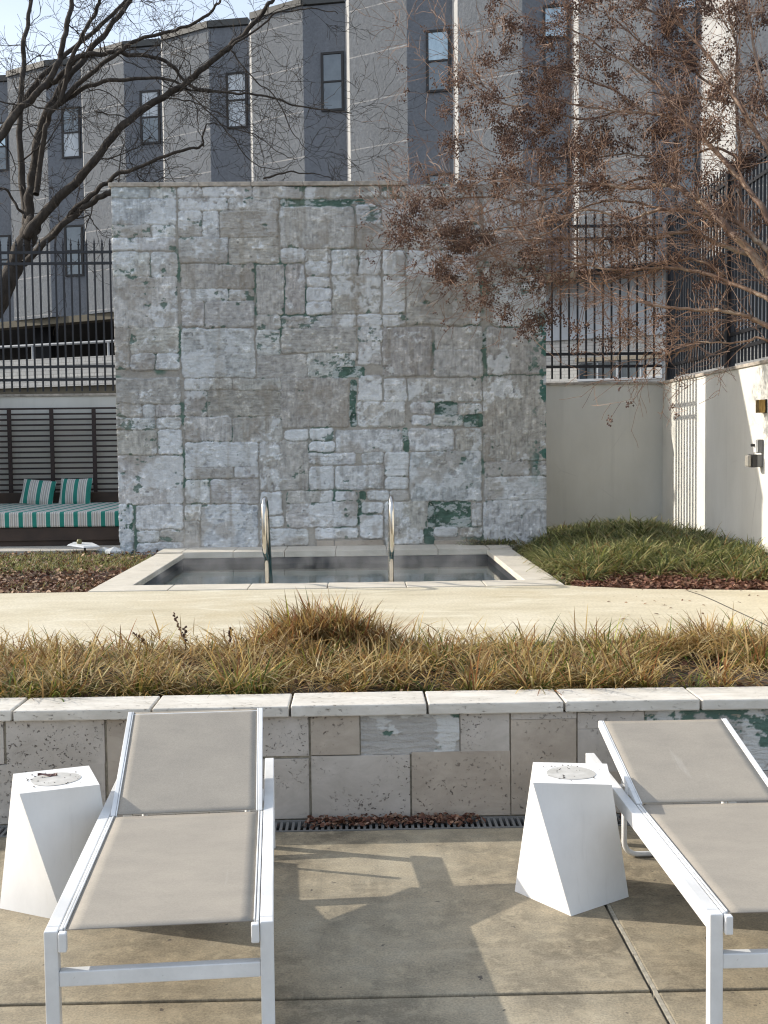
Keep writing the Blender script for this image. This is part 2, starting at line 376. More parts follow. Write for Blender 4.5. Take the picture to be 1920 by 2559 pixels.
def coping_row(pts, name):
    for (a, b_, c, d) in pts:
        m_ = MB().box(a, b_, c, d, .452, .505 if d < 12.8 else .52); m_.build('coping_stone', TUBCOP, t, O, bevel=.006)
g_ = .003
coping_row([(-2.19+i*.643+g_, -2.19+(i+1)*.643-g_, 9.5, y0+.012) for i in range(6)], 'f')
coping_row([(x0-.012+i*.555+g_, x0-.012+(i+1)*.555-g_, y1-.012, 13.34) for i in range(6)], 'b')
for sx in (0, 1):
    a, b_ = ((-2.19, x0+.012) if sx == 0 else (x1-.012, 1.668))
    coping_row([(a, b_, y0+.018+i*.579+g_, y0+.018+(i+1)*.579-g_) for i in range(5)], 's')
    coping_row([((-2.19, -1.923) if sx == 0 else (1.424, 1.668))+(y1+.02, 13.34)], 's')
# water
wm = Mat('water', 0.03); 
for nd in list(wm.nt.nodes):
    if nd.type == 'BSDF_PRINCIPLED': wm.nt.nodes.remove(nd)
gl = wm.nt.nodes.new('ShaderNodeBsdfGlossy'); gl.inputs['Roughness'].default_value = .04
tr = wm.nt.nodes.new('ShaderNodeBsdfTransparent'); tr.inputs[0].default_value = (.50, .74, .74, 1)
lw = wm.nt.nodes.new('ShaderNodeFresnel'); lw.inputs[0].default_value = 1.33
bp = wm.nt.nodes.new('ShaderNodeBump'); bp.inputs['Strength'].default_value = .12; bp.inputs['Distance'].default_value = .01
wm.l(wm.noise(7, 3, .5), bp.inputs['Height'])
for nd in (gl, lw): wm.l(bp.outputs[0], nd.inputs['Normal'])
mx = wm.nt.nodes.new('ShaderNodeMixShader'); wm.l(lw.outputs[0], mx.inputs[0]); wm.l(tr.outputs[0], mx.inputs[1]); wm.l(gl.outputs[0], mx.inputs[2])
wm.l(mx.outputs[0], wm.nt.nodes['Material Output'].inputs[0])
b = MB(); b.add([(x0, y0, .385), (x1, y0, .385), (x1, y1, .385), (x0, y1, .385)], [(0, 1, 2, 3)]); struct(b.build('pool_water', wm.m))
# steam
sm = bpy.data.materials.new('steam'); sm.use_nodes = True; n_ = sm.node_tree; n_.nodes.remove(n_.nodes['Principled BSDF'])
vp = n_.nodes.new('ShaderNodeVolumePrincipled'); vp.inputs['Color'].default_value = (.95, .97, 1, 1); vp.inputs['Anisotropy'].default_value = .3
tc = n_.nodes.new('ShaderNodeTexCoord'); mp = n_.nodes.new('ShaderNodeMapping'); mp.inputs['Scale'].default_value = (1, 1, .8); n_.links.new(tc.outputs['Object'], mp.inputs[0])
ns = n_.nodes.new('ShaderNodeTexNoise'); ns.inputs['Scale'].default_value = 2.6; ns.inputs['Detail'].default_value = 5; ns.inputs['Distortion'].default_value = .8; n_.links.new(mp.outputs[0], ns.inputs['Vector'])
rp = n_.nodes.new('ShaderNodeMapRange'); rp.inputs[1].default_value = .53; rp.inputs[2].default_value = .72; rp.inputs[3].default_value = 0; rp.inputs[4].default_value = 1.0; n_.links.new(ns.outputs[0], rp.inputs[0])
sp = n_.nodes.new('ShaderNodeSeparateXYZ'); n_.links.new(tc.outputs['Object'], sp.inputs[0])
fz = n_.nodes.new('ShaderNodeMapRange'); fz.inputs[1].default_value = 0.02; fz.inputs[2].default_value = .55; fz.inputs[3].default_value = 1; fz.inputs[4].default_value = 0; n_.links.new(sp.outputs[2], fz.inputs[0])
mu = n_.nodes.new('ShaderNodeMath'); mu.operation = 'MULTIPLY'; n_.links.new(rp.outputs[0], mu.inputs[0]); n_.links.new(fz.outputs[0], mu.inputs[1])
mv = n_.nodes.new('ShaderNodeMath'); mv.operation = 'MULTIPLY'; mv.inputs[1].default_value = 0.85; n_.links.new(mu.outputs[0], mv.inputs[0]); n_.links.new(mv.outputs[0], vp.inputs['Density'])
n_.links.new(vp.outputs[0], n_.nodes['Material Output'].inputs['Volume'])
b = MB(); b.box(x0+.01, x1-.01, y0+.01, y1-.01, .39, .95); o = b.build('steam', sm, origin=(-.25, 11.3, .335)); o['kind'] = 'stuff'

# grab rails
for gi, (gx_, lab) in enumerate(((-.777, 'left polished steel grab rail, in front of a tan plaster block'), (.272, 'right polished steel grab rail, the one nearer the large green wall patch'))):
    g = thing('grab_rail', (gx_, 9.9, .33), lab, 'grab rail', 'steel grab rails of the plunge pool')
    P = [(0, 9.93, -.3), (0, 9.92, .35), (0, 9.91, .68), (0, 9.86, .735), (0, 9.78, .76), (0, 9.72, .79), (0, 9.69, .86), (0, 9.69, 1.05), (0, 9.70, 1.13), (0, 9.74, 1.19), (0, 9.80, 1.22), (0, 9.87, 1.215), (0, 9.93, 1.175), (0, 9.98, 1.10), (0, 10.15, .75), (0, 10.36, .33), (0, 10.6, -.12)]
    P = [(gx_, y, z) for _, y, z in P]
    # smooth it
    for _ in range(2):
        Q = [P[0]]
        for a, c in zip(P[:-1], P[1:]):
            a = Vector(a); c = Vector(c); Q += [tuple(a*.75+c*.25), tuple(a*.25+c*.75)]
        P = Q+[P[-1]]
    b = MB(); b.tube(P, .0205, 12); b.build('rail_tube', STEEL, g, g.location, smooth=True)
    b = MB(); b.tube([(gx_, 9.915, .30), (gx_, 9.915, .342)], [.045, .040], 14); b.build('escutcheon', STEEL, g, g.location, smooth=True)

# ------------------------------------------------------------------ patched feature wall
WX0, WX1, WY, WB, WT = -2.70, 2.135, 13.35, .36, 4.545
t = thing('patched_wall', (-.28, 13.55, .45), 'tall free-standing wall of rough pale plaster patches with green stains behind the pool', 'wall')
BL = []
def blk(org, lst):
    ox, oy = {'A': (260, 440), 'B': (800, 440), 'C': (260, 900), 'D': (800, 900)}[org]
    for (a, b_, c, d, k) in lst:
        p0 = onY(ox+a/2.862, oy+b_/2.862, WY); p1 = onY(ox+c/2.862, oy+d/2.862, WY)
        BL.append((p0.x, p0.z, p1.x, p1.z, k))
# k: T taupe, G grey, W white, B blue grey, M mottled green/white, X green
blk('A', [(30,70,330,160,'B'),(330,70,515,160,'M'),(30,160,515,350,'B'),(40,350,330,440,'M'),(335,350,515,440,'M'),(45,440,515,535,'W'),(45,545,335,720,'W'),(335,545,525,720,'W'),(55,720,530,1085,'G'),
 (185,1085,540,1270,'G'),(60,1085,185,1390,'G'),(185,1270,365,1390,'G'),(365,1270,545,1390,'W'),
 (525,70,700,155,'G'),(700,70,1060,155,'G'),(1060,70,1420,160,'G'),(525,155,885,245,'G'),(885,155,1250,245,'G'),(525,245,700,440,'G'),(700,245,825,440,'W'),(825,245,1245,440,'G'),
 (530,440,890,625,'W'),(890,440,1250,625,'T'),(1255,215,1790,520,'G'),(1255,160,1520,215,'X'),(1260,520,1440,625,'W'),(1440,520,1625,610,'G'),(545,630,1075,810,'T'),(545,810,890,895,'W'),(890,810,1075,895,'G'),
 (550,895,720,1080,'G'),(720,895,1080,1080,'G'),(1085,630,1290,990,'T'),(1290,630,1440,990,'T'),(1445,610,1620,720,'W'),(1445,720,1620,800,'G'),(1445,800,1625,900,'WW'),(1445,900,1630,990,'WW'),
 (1090,990,1265,1100,'G'),(1090,1100,1265,1280,'M'),(1265,1000,1800,1080,'M'),(550,1090,1085,1440,'W'),(1270,1085,1805,1265,'T'),(1090,1280,1455,1445,'T'),(1455,1265,1800,1440,'M')])
blk('B', [(-115,70,430,155,'G'),(440,75,620,160,'G'),(620,70,1140,160,'G'),(-20,165,325,200,'X'),(255,200,435,345,'M'),(435,165,620,345,'G'),(620,165,1140,345,'G'),(255,345,620,520,'G'),(620,345,1140,525,'G'),
 (80,530,270,710,'W'),(270,530,435,710,'G'),(445,530,605,710,'WW'),(610,530,870,710,'W'),(870,530,1125,710,'W'),(85,710,435,985,'G'),(445,710,615,985,'G'),(620,710,1150,1065,'T'),(85,990,260,1080,'W'),
 (260,990,450,1075,'W'),(450,990,620,1080,'G'),(1165,100,1620,640,'G'),(1165,645,1620,760,'G'),(1235,760,1620,860,'M'),(1235,860,1620,1070,'W'),(1160,1110,1225,1220,'X'),(445,1085,800,1430,'T'),
 (815,1075,1165,1240,'T'),(815,1240,1165,1435,'G'),(1190,1080,1640,1417,'T'),(265,1075,445,1190,'M'),(270,1190,440,1350,'G')])
blk('D', [(-80,30,90,125,'M'),(90,45,320,125,'X'),(-365,130,210,480,'T'),(210,140,265,480,'X'),(268,110,450,300,'G'),(460,130,620,300,'G'),(268,300,610,480,'G'),(625,130,1160,295,'T'),(645,300,820,385,'G'),(820,295,985,385,'X'),(985,310,1160,385,'G'),
 (650,395,800,470,'W'),(810,385,1030,470,'M'),(1030,385,1165,480,'X'),(1165,110,1640,720,'T'),(0,490,100,575,'W'),(0,580,95,650,'W'),(105,500,590,660,'W'),(590,480,635,665,'X'),(635,490,960,650,'W'),(970,490,1160,650,'T'),
 (-100,665,260,745,'W'),(300,660,455,745,'W'),(460,660,635,835,'WW'),(0,755,100,925,'W'),(105,755,460,920,'W'),(465,838,635,925,'WW'),(640,655,1160,1005,'B'),(1175,725,1500,830,'G'),(1520,725,1640,830,'W'),(1175,835,1640,1000,'W'),
 (105,935,270,1010,'W'),(275,930,330,1000,'X'),(335,932,500,1000,'W'),(505,930,635,1005,'W'),(-40,1015,270,1190,'W'),(270,1000,292,1190,'X'),(295,1015,455,1095,'W'),(285,1105,455,1275,'WW'),(0,1200,275,1275,'W'),(460,1010,770,1320,'G'),
 (770,1010,1080,1195,'X'),(1085,1015,1160,1190,'G'),(740,1195,820,1320,'X'),(820,1195,990,1265,'G'),(1000,1195,1165,1265,'G'),(1165,1000,1640,1360,'W')])
blk('C', [(60,130,550,315,'T'),(60,315,275,405,'T'),(275,315,370,405,'W'),(370,315,550,405,'G'),(60,410,370,495,'M'),(375,410,550,490,'W'),(60,500,380,680,'T'),(385,495,560,675,'W'),(60,685,570,1030,'G'),(60,1035,215,1390,'WB'),
 (225,1035,575,1210,'W'),(230,1215,400,1300,'W'),(400,1215,575,1300,'G'),(230,1305,575,1400,'W'),(570,130,920,215,'G'),(920,130,1275,215,'G'),(570,220,740,405,'G'),(740,220,1265,400,'TT'),(570,405,915,580,'G'),(915,405,1275,580,'G'),
 (1285,495,1460,575,'WW'),(1465,490,1640,575,'WW'),(575,585,1105,765,'W'),(575,765,930,850,'W'),(935,760,1110,845,'W'),(580,855,755,1030,'W'),(760,855,1110,1025,'W'),(1110,580,1465,935,'T'),(1465,582,1650,655,'WW'),
 (1465,690,1645,750,'W'),(1465,765,1640,930,'W'),(580,1030,705,1150,'G'),(580,1150,690,1390,'T'),(690,1035,1110,1390,'B'),(1120,945,1275,1105,'WW'),(1120,1115,1290,1195,'W'),(1300,940,1640,1020,'G'),(1300,1022,1650,1195,'G'),
 (1120,1210,1460,1330,'W'),(1505,1200,1650,1280,'WW')])
NX, NZ = 640, 560
X_, Z_ = np.meshgrid(np.linspace(WX0, WX1, NX), np.linspace(WB, WT, NZ), indexing='ij')
wx = X_ + .05*(fbm(X_*6, Z_*6, 6, 11, .68)-.5); wz = Z_ + .05*(fbm(X_*6+50, Z_*6, 6, 21, .68)-.5)
PAL = {'T': (.455, .44, .41), 'TT': (.405, .39, .36), 'G': (.49, .48, .455), 'W': (.55, .56, .56), 'WW': (.68, .70, .71), 'B': (.45, .475, .49), 'M': (.54, .55, .54), 'X': (.085, .145, .115), 'WB': (.50, .54, .57)}
hgt = np.full(X_.shape, -.012); colr = np.zeros(X_.shape+(3,)); colr[:] = (.19, .18, .155); green = np.zeros(X_.shape)
edge = np.full(X_.shape, 0.0); whit = np.zeros(X_.shape)
rs = np.random.RandomState(5)
green_base = sstep(.50, .60, fbm(X_*1.3, Z_*1.3, 4, 77))
coarse = fbm(X_*5, Z_*5, 6, 31, .6); fine = fbm(X_*22, Z_*22, 5, 41, .6); patch = fbm(X_*3.1+9, Z_*3.1, 6, 51, .62)
strh = fbm(X_*9, Z_*70, 3, 61); strv = fbm(X_*70, Z_*9, 3, 71)
for bi, (bx0, bz1, bx1, bz0, k) in enumerate(BL):
    i0, i1 = np.searchsorted(X_[:, 0], (bx0-.06, bx1+.06)); j0, j1 = np.searchsorted(Z_[0], (bz0-.06, bz1+.06))
    sl = (slice(i0, i1), slice(j0, j1)); u = wx[sl]; v = wz[sl]
    d = np.minimum(np.minimum(u-bx0, bx1-u), np.minimum(v-bz0, bz1-v))
    # round the corners
    cx_ = np.maximum(np.maximum(bx0+.035-u, u-bx1+.035), 0); cz_ = np.maximum(np.maximum(bz0+.035-v, v-bz1+.035), 0)
    d = np.minimum(d, .035-np.hypot(cx_, cz_))
    ins = d > .001
    base = np.array(PAL[k])*(1+rs.uniform(-.07, .07))*np.array([1, 1+rs.uniform(-.01, .01), 1+rs.uniform(-.03, .03)])
    hb = 0.006+rs.uniform(-.004, .007) if k != 'X' else -.010
    if k in ('WW',): hb += .005
    if k in ('TT',): hb -= .004
    prof = np.clip(d/.016, 0, 1)**.5
    strk = (strh if rs.rand() < .55 else strv)[sl]; amp = rs.uniform(.002, .009)
    if k in ('T', 'TT') and (bz1-bz0) > (bx1-bx0): strk = strv[sl]; amp = .010
    hh = hb*prof + (prof*((coarse[sl]-.5)*.020+(fine[sl]-.5)*.018+(strk-.5)*amp*1.5)) - .005*(1-prof)
    c = np.zeros(u.shape+(3,)); c[:] = base
    c *= (1+.45*(coarse[sl]-.5)+.45*(strk-.5)+.95*(fine[sl]-.5))[..., None]
    if k not in ('X',):
        # skims of whiter plaster trowelled over the block
        th = {'T': .60, 'TT': .68, 'G': .53, 'W': .46, 'WW': .3, 'B': .50, 'M': .46, 'WB': .45}[k]
        wm_ = sstep(th, th+.05, patch[sl]+.25*(fine[sl]-.5)+rs.uniform(-.03, .03))
        c = c*(1-wm_[..., None]*.75)+np.array((.66, .68, .69))*wm_[..., None]*.75*(1+.3*(fine[sl]-.5))[..., None]
        hh = hh + wm_*.005*prof
        tm = sstep(.58, .66, fbm(X_[sl]*2.2+bi*3.3, Z_[sl]*2.2, 5, 91, .6))*.55
        c = c*(1-tm[..., None])+np.array((.33, .295, .25))*tm[..., None]
        cr = sstep(.035, .0, np.abs(fbm(X_[sl]*5+bi, Z_[sl]*6, 5, 95, .6)-.5))*.22*sstep(.4, .6, coarse[sl]); c = c*(1-cr)[..., None]; hh = hh-.004*cr  # crack lines darkened in the colour so the shallow relief reads
        hi = sstep(.62, .70, fine[sl])*sstep(.45, .6, coarse[sl]); c = c*(1+.22*hi)[..., None]; hh = hh+.004*hi  # whitish bumps brightened in the colour as painted highlights
    gm = np.zeros(u.shape)
    if k == 'M': gm = sstep(.575, .62, fbm(X_[sl]*11, Z_[sl]*17, 5, 101+bi, .7))*.75
    elif k == 'WB': gm = sstep(.57, .63, fbm(X_[sl]*9, Z_[sl]*9, 5, 111, .65))
    elif k != 'X': gm = sstep(.77, .80, fbm(X_[sl]*6, Z_[sl]*8, 5, 121+bi, .6)+.10*(1-sstep(.0, .05, d)))*.8
    if k == 'X':
        wv_ = sstep(.53, .60, fbm(X_[sl]*8, Z_[sl]*14, 6, 131+bi, .7)); c = c*(1-wv_[..., None])+np.array((.42, .46, .45))*wv_[..., None]; hh = hh+wv_*.008; c *= (.75+.5*coarse[sl])[..., None]
    gcol = np.array((.07, .14, .105))
    c = c*(1-gm[..., None])+gcol*gm[..., None]; hh = hh-gm*.007
    # thin dark edge line, deepened in colour so the weak relief reads
    ed = (1-sstep(.001, .010, d))*.08*(k != 'X')
    c *= (1-ed)[..., None]
    colr[sl] = np.where(ins[..., None], c, colr[sl]); hgt[sl] = np.where(ins, hh, hgt[sl]); edge[sl] = np.where(ins, 1, edge[sl])
# joints: green in places, brown grey elsewhere
jn = edge < .5
gj = sstep(.56, .64, fbm(X_*2.2+3, Z_*2.2, 5, 141))*.85
jc = np.array((.36, .34, .305))*(1-gj[..., None])+np.array((.07, .15, .115))*gj[..., None]
colr = np.where(jn[..., None], jc*(.8+.5*fine[..., None]), colr); hgt = np.where(jn, -.010+.006*(fine-.5), hgt)
# strong rust/brown runs and pock marks
pk = sstep(.93, .96, vnoise(X_*13, Z_*13, 151))*sstep(.45, .6, fine)
colr *= (1-.5*pk)[..., None]; hgt -= .007*pk
mot = fbm(X_*.9+4, Z_*.9, 5, 191, .6); colr *= (1+.5*(mot-.5))[..., None]
run = sstep(.56, .72, fbm(X_*11, Z_*.8, 4, 192, .6))*sstep(.45, .6, fbm(X_*1.5, Z_*1.5+8, 3, 193)); colr = colr*(1-.32*run)[..., None]+.32*run[..., None]*np.array((.27, .23, .17))
# green mottling along the right hand edge
me_ = sstep(1.88, 2.1, X_)*sstep(.53, .60, fbm(X_*9, Z_*9, 5, 161, .62))*sstep(3.3, 2.9, Z_)*sstep(1.0, 1.5, Z_)
colr = colr*(1-me_[..., None])+np.array((.075, .17, .14))*me_[..., None]
# ragged broken top at the right where the coping is missing, ragged left edge
Zg = Z_.copy(); tr_ = sstep(.60, .75, X_)*(.018*fbm(X_*12, X_*0, 4, 171)+.0); Zg[:, -1] += tr_[:, -1]
Yg = WY-hgt
Xg = X_.copy(); Xg[0, :] += .02*(fbm(Z_[0]*9, Z_[0]*0, 4, 181)-.5); Xg[-1, :] += .012*(fbm(Z_[0]*9, Z_[0]*0, 4, 182)-.5)
V = np.stack([Xg, Yg, Zg], -1).reshape(-1, 3); I = np.arange(NX*NZ).reshape(NX, NZ)
fq = np.stack([I[:-1, :-1], I[1:, :-1], I[1:, 1:], I[:-1, 1:]], -1).reshape(-1, 4)
# returns to give the skin thickness at the border
ring = np.concatenate([I[:, 0], I[-1, 1:], I[::-1, -1][1:], I[0, ::-1][1:-1]]); nr = len(ring)
back = V[ring].copy(); back[:, 1] = WY+.06; V2 = np.concatenate([V, back]); bi_ = np.arange(nr)+len(V)
fr = np.stack([ring, bi_, np.roll(bi_, -1), np.roll(ring, -1)], -1)
C2 = np.concatenate([colr.reshape(-1, 3), colr.reshape(-1, 3)[ring]])
npmesh('plaster_face', V2, np.concatenate([fq, fr]), PLASTER, t, t.location, np.clip(C2, 0.02, .85))
b = MB(); b.box(WX0+.012, WX1-.012, WY+.02, 13.70, .2, WT-.006)
b.build('wall_core', simple('wall_core_render', (.52, .50, .46), .85, var=.2, nscale=5, bump=.4, bscale=30, bdist=.01).m, t, t.location)
xs_ = [onY(x, 455, WY).x for x in (271, 399, 498, 628, 758, 887, 1017)]
for a, c in zip(xs_[:-1], xs_[1:]):
    MB().box(a+.003, c-.003, WY-.03, 13.73, WT-.002, WT+.045).build('coping_stone', WALLCAP, t, t.location, bevel=.006)
# row of surviving stone tiles at its foot
for (a, c) in ((800-8, 836), (837, 960), (1086, 1202)):
    p = onY(a, 1351, WY-.02); q = onY(c, 1364, WY-.02)
    MB().box(p.x, q.x-.004, WY-.03, WY+.01, .50, p.z).build('stone_tile', TRAVW, t, t.location, bevel=.004)

# ------------------------------------------------------------------ low planter wall
t = thing('planter_wall', (0, 5.25, 0), 'low stone-clad retaining wall with pale coping between terrace and grass bed', 'wall')
SY = 5.145
b = MB(); b.box(-6, 6, SY+.012, 5.37, -.02, .455); b.build('wall_core', MORTAR, t, t.location)
k0 = -1.52-.604*7
for k in range(19):
    a = k0+.604*k
    MB().box(a+.005, a+.599, 5.118+random.uniform(-.003, .003), 5.388, .4655, .515+random.uniform(-.002, .002)).build('coping_stone', COPING, t, t.location, bevel=.006)
def z7(x, y): return (x/1.729, 1700+y/1.729)
def z8(x, y): return (960+x/1.729, 1700+y/1.729)
tl = []
for fn, l in ((z7, [(-560,178,-200,362),(-200,178,20,362),(24,176,456,361),(460,170,700,350),(700,165,1020,340),(1022,158,1336,327),(1341,153,1556,321),(-520,365,-60,700),(-56,365,461,655),(465,352,900,640),(903,345,1339,620)]),
              (z8, [(-316,328,115,604),(118,310,547,602),(329,140,543,308),(547,140,832,166),(547,170,832,602),(836,139,1125,207),(836,211,1125,392),(836,395,1125,600),(1128,395,1500,600),(1503,395,2100,600)])):
    for (a, b1, c, d) in l:
        p = onY(*fn(a, b1), SY); q = onY(*fn(c, d), SY); z1 = min(p.z, .463); z0_ = max(q.z, .004)
        if z0_ < .05: z0_ = .004
        tl.append((p.x, q.x, z0_, z1))
xx = tl[7][0]; 
for s_ in (-1, 1):
    x = (-2.75 if s_ < 0 else 2.35)
    for k in range(5):
        a, c = sorted((x, x+s_*.62)); tl.append((a+.003, c, .24, .463)); tl.append((a+.003, c, .004, .236)); x += s_*.62
for i, (a, c, z0_, z1) in enumerate(tl):
    if s_ and (c < -2.75 and i < 21): continue
    MB().box(a+.0009, c-.0009, SY-random.uniform(0, .003), SY+.014, z0_+.0009, z1-.0009).build('stone_tile', TRAV if (i*7) % 3 else TRAVW, t, t.location, bevel=.0015)
# bare plaster patches where tiles are missing
def bare(xa, xb, za, zb, seed, green_amt):
    nx = int((xb-xa)/.004); nz = int((zb-za)/.004); x, z = np.meshgrid(np.linspace(xa, xb, nx), np.linspace(za, zb, nz), indexing='ij')
    a = fbm(x*9, z*13, 6, seed, .6); s1 = fbm(x*10, z*110+4*a, 3, seed+5); blob = sstep(.52, .56, fbm(x*8, z*12, 5, seed+9, .6))
    h = .003+(s1-.5)*.008+.007*blob*(fbm(x*20, z*20, 3, seed+2)); c = np.zeros(x.shape+(3,)); c[:] = (.40, .385, .36)
    c *= (.85+.35*s1)[..., None]; c = c*(1-blob[..., None])+np.array((.56, .56, .54))*blob[..., None]
    gm = sstep(1-green_amt, 1-green_amt+.05, a+.18*sstep(zb-.09, zb, z)); c = c*(1-gm[..., None])+np.array((.10, .165, .135))*gm[..., None]; h -= .004*gm
    I = np.arange(nx*nz).reshape(nx, nz); fq = np.stack([I[:-1, :-1], I[1:, :-1], I[1:, 1:], I[:-1, 1:]], -1).reshape(-1, 4)
    npmesh('bare_plaster', np.stack([x, SY+.010-h, z], -1).reshape(-1, 3), fq, PLASTER, t, t.location, c)
pa = onY(*z7(1558, 146), SY); pb = onY(*z8(327, 318), SY); bare(pa.x, pb.x, pb.z, .463, 201, .31)
pa = onY(*z8(1128, 140), SY); bare(pa.x, 2.36, .185, .463, 240, .40)

# trench drain along the foot of the wall
t = thing('trench_drain', (0, 5.05, 0), 'narrow slotted drain full of brown leaves along the foot of the stone-clad wall', 'drain')
b = MB(); b.box(-6, 6, 4.988, 5.0, -.05, .001); b.box(-6, 6, 5.125, 5.14, -.05, .001); b.build('channel_edge', GREYPL, t, t.location)
b = MB()
for k in range(int(8/.026)): x = -4+.026*k; b.box(x, x+.012, 5.0, 5.125, -.02, -.002)
b.build('grate', GREYPL, t, t.location)
# ------------------------------------------------------------------ garden walls
XR, YC, YL = 3.885, 15.0, 16.7
ZTOP = 2.42
def wall_thing(name, loc, label, boxes, caps, cat='wall'):
    t = thing(name, loc, label, cat)
    b = MB()
    for x in boxes: b.box(*x)
    b.build('rendered_face', RENDER, t, loc)
    for x in caps: MB().box(*x).build('cap_stone', WALLCAP, t, loc, bevel=.005)
    return t
capsX = lambda x0, x1, y0, y1, z: [(a+.003, min(a+.86, x1)-.003, y0, y1, z, z+.035) for a in np.arange(x0, x1, .86)]
capsY = lambda x0, x1, y0, y1, z: [(x0, x1, a+.003, min(a+.86, y1)-.003, z, z+.035) for a in np.arange(y0, y1, .86)]
wall_thing('boundary_wall', (-5, YL, .45), 'pale rendered garden wall behind the slatted screen and striped daybed', [(-9, 2.0, YL, YL+.25, .4, ZTOP-.035)], capsX(-9, 2.0, YL-.02, YL+.27, ZTOP-.035))
wall_thing('boundary_wall', (3, YC, .45), 'shaded cream rendered wall closing the corner right of the patched wall', [(2.14, XR, YC, YC+.25, .4, ZTOP-.035)], capsX(2.14, XR, YC-.02, YC+.27, ZTOP-.035))
wall_thing('boundary_wall', (XR, 10, .45), 'long white rendered side wall on the right with a bright sunlit strip', [(XR, XR+.25, 4.5, YC+.25, .4, ZTOP-.035)], capsY(XR-.02, XR+.27, 4.5, YC-.022, ZTOP-.035)+[(XR-.02, XR+.27, YC-.02, YC+.27, ZTOP-.035, ZTOP-.001)])
wall_thing('boundary_wall', (-5.2, 15.5, .45), 'unseen rendered wall added to shade the daybed from the left', [(-5.45, -5.2, 14.3, YL, .4, 2.7)], [])  # out of view, added to cast shade over the daybed
# ------------------------------------------------------------------ fences
def picket_mesh(z0, z1, wd=.022, fin=True):
    b = MB(); h = wd/2; b.box(-h, h, -h, h, 0, z1-z0)
    if fin:
        z = z1-z0; b.tube([(0, 0, z-.001), (0, 0, z+.012), (0, 0, z+.02), (0, 0, z+.034), (0, 0, z+.05), (0, 0, z+.062), (0, 0, z+.115)], [.012, .012, .019, .019, .010, .013, .001], 6)
    return b
def fence(a, c, z0, z1, rails, label, posts=(), sp=.109, group=None, zp=None, wd=.022):
    a = Vector(a); c = Vector(c); L = (c-a).length; d = (c-a)/L
    t = thing('iron_fence', (a.x, a.y, z0), label, 'fence', group)
    rz = math.atan2(d.y, d.x)
    t.rotation_euler = (0, 0, rz)
    pk = None; n = int(L/sp)
    for k in range(n):
        if pk is None: pk = picket_mesh(0, z1-z0, wd).build('picket', IRON, t); o = pk
        else: o = cp(pk, t)
        o.location = (.03+k*sp, 0, 0)
        if t.location.y == YL: pass
    for i, z in enumerate(rails):
        MB().box(0, L, -.017, .017, z-z0-.018, z-z0+.018).build('rail', IRON, t)
    for s in posts:
        b = MB(); b.box(s-.045, s+.045, -.045, .045, -.06, (zp or z1)-z0+.02); b.tube([(s, 0, z1-z0+.02), (s, 0, z1-z0+.05), (s, 0, z1-z0+.08), (s, 0, z1-z0+.11), (s, 0, z1-z0+.125)], [.05, .045, .05, .035, .005], 8)
        b.build('post', IRON, t)
    return t
zb = ZTOP+.07
zr1, zr2 = 2.785, 2.625
fence((-9.03, YL+.12, 0), (-2.60, YL+.12, 0), zb-.03, 4.48, (4.40, 4.245, zr1+.02, zr2), 'black iron picket fence with spear tips on the wall behind the daybed', posts=(.0,))
fence((2.14, YC+.12, 0), (XR+.02, YC+.12, 0), zb-.02, 4.48, (4.40, 4.24, zr1, zr2), 'black iron picket fence on the cream wall right of the patched wall', posts=())
fence((XR+.12, YC+.12, 0), (XR+.12, 5.0, 0), zb-.02, 4.50, (4.42, 4.26, zr1, zr2), 'black iron picket fence running along the top of the long white side wall', posts=(.02, 2.45, 4.9, 7.35))
fence((2.06, 14.05, 0), (2.06, YC+.05, 0), .60, 4.48, (4.35, 3.05, 2.90), 'black iron picket return joining the corner fence to the back of the patched wall', posts=(), sp=.12, wd=.055)

# ------------------------------------------------------------------ wall fittings on the right
t = thing('wall_light', (XR, 11.20, 1.98), 'square brass wall light on the white side wall, above the grey boxes', 'wall light')
MB().box(-.012, -.001, -.055, .055, -.065, .065).build('back_plate', BLACKPL, t)
MB().box(-.075, -.013, -.052, .052, -.062, .062).build('brass_shade', BRASS, t, bevel=.004)
t = thing('outlet_box', (XR, 11.27, 1.60), 'small grey box with a black knob on the white wall, under the brass light', 'outlet box')
MB().box(-.05, -.001, -.035, .035, -.065, .065).build('box_body', GREYPL, t, bevel=.006)
MB().box(-.075, -.051, -.032, .032, -.06, .06).build('cover', WHITEMETAL, t, bevel=.004)
MB().tube([(-.076, 0, .01), (-.11, 0, .01)], .014, 10).build('knob', BLACKPL, t)
t = thing('flood_light', (XR, 11.29, 1.46), 'stubby black and grey spotlight sticking out of the white side wall below the grey box', 'spotlight')
MB().box(-.06, -.001, -.05, .05, -.06, .06).build('mounting_box', GREYPL, t, bevel=.006)
MB().box(-.11, -.061, -.055, .055, -.062, .062).build('lamp_housing', BLACKPL, t, bevel=.006)
MB().box(-.15, -.111, -.046, .046, -.055, .055).build('lens', LENS, t, bevel=.012)

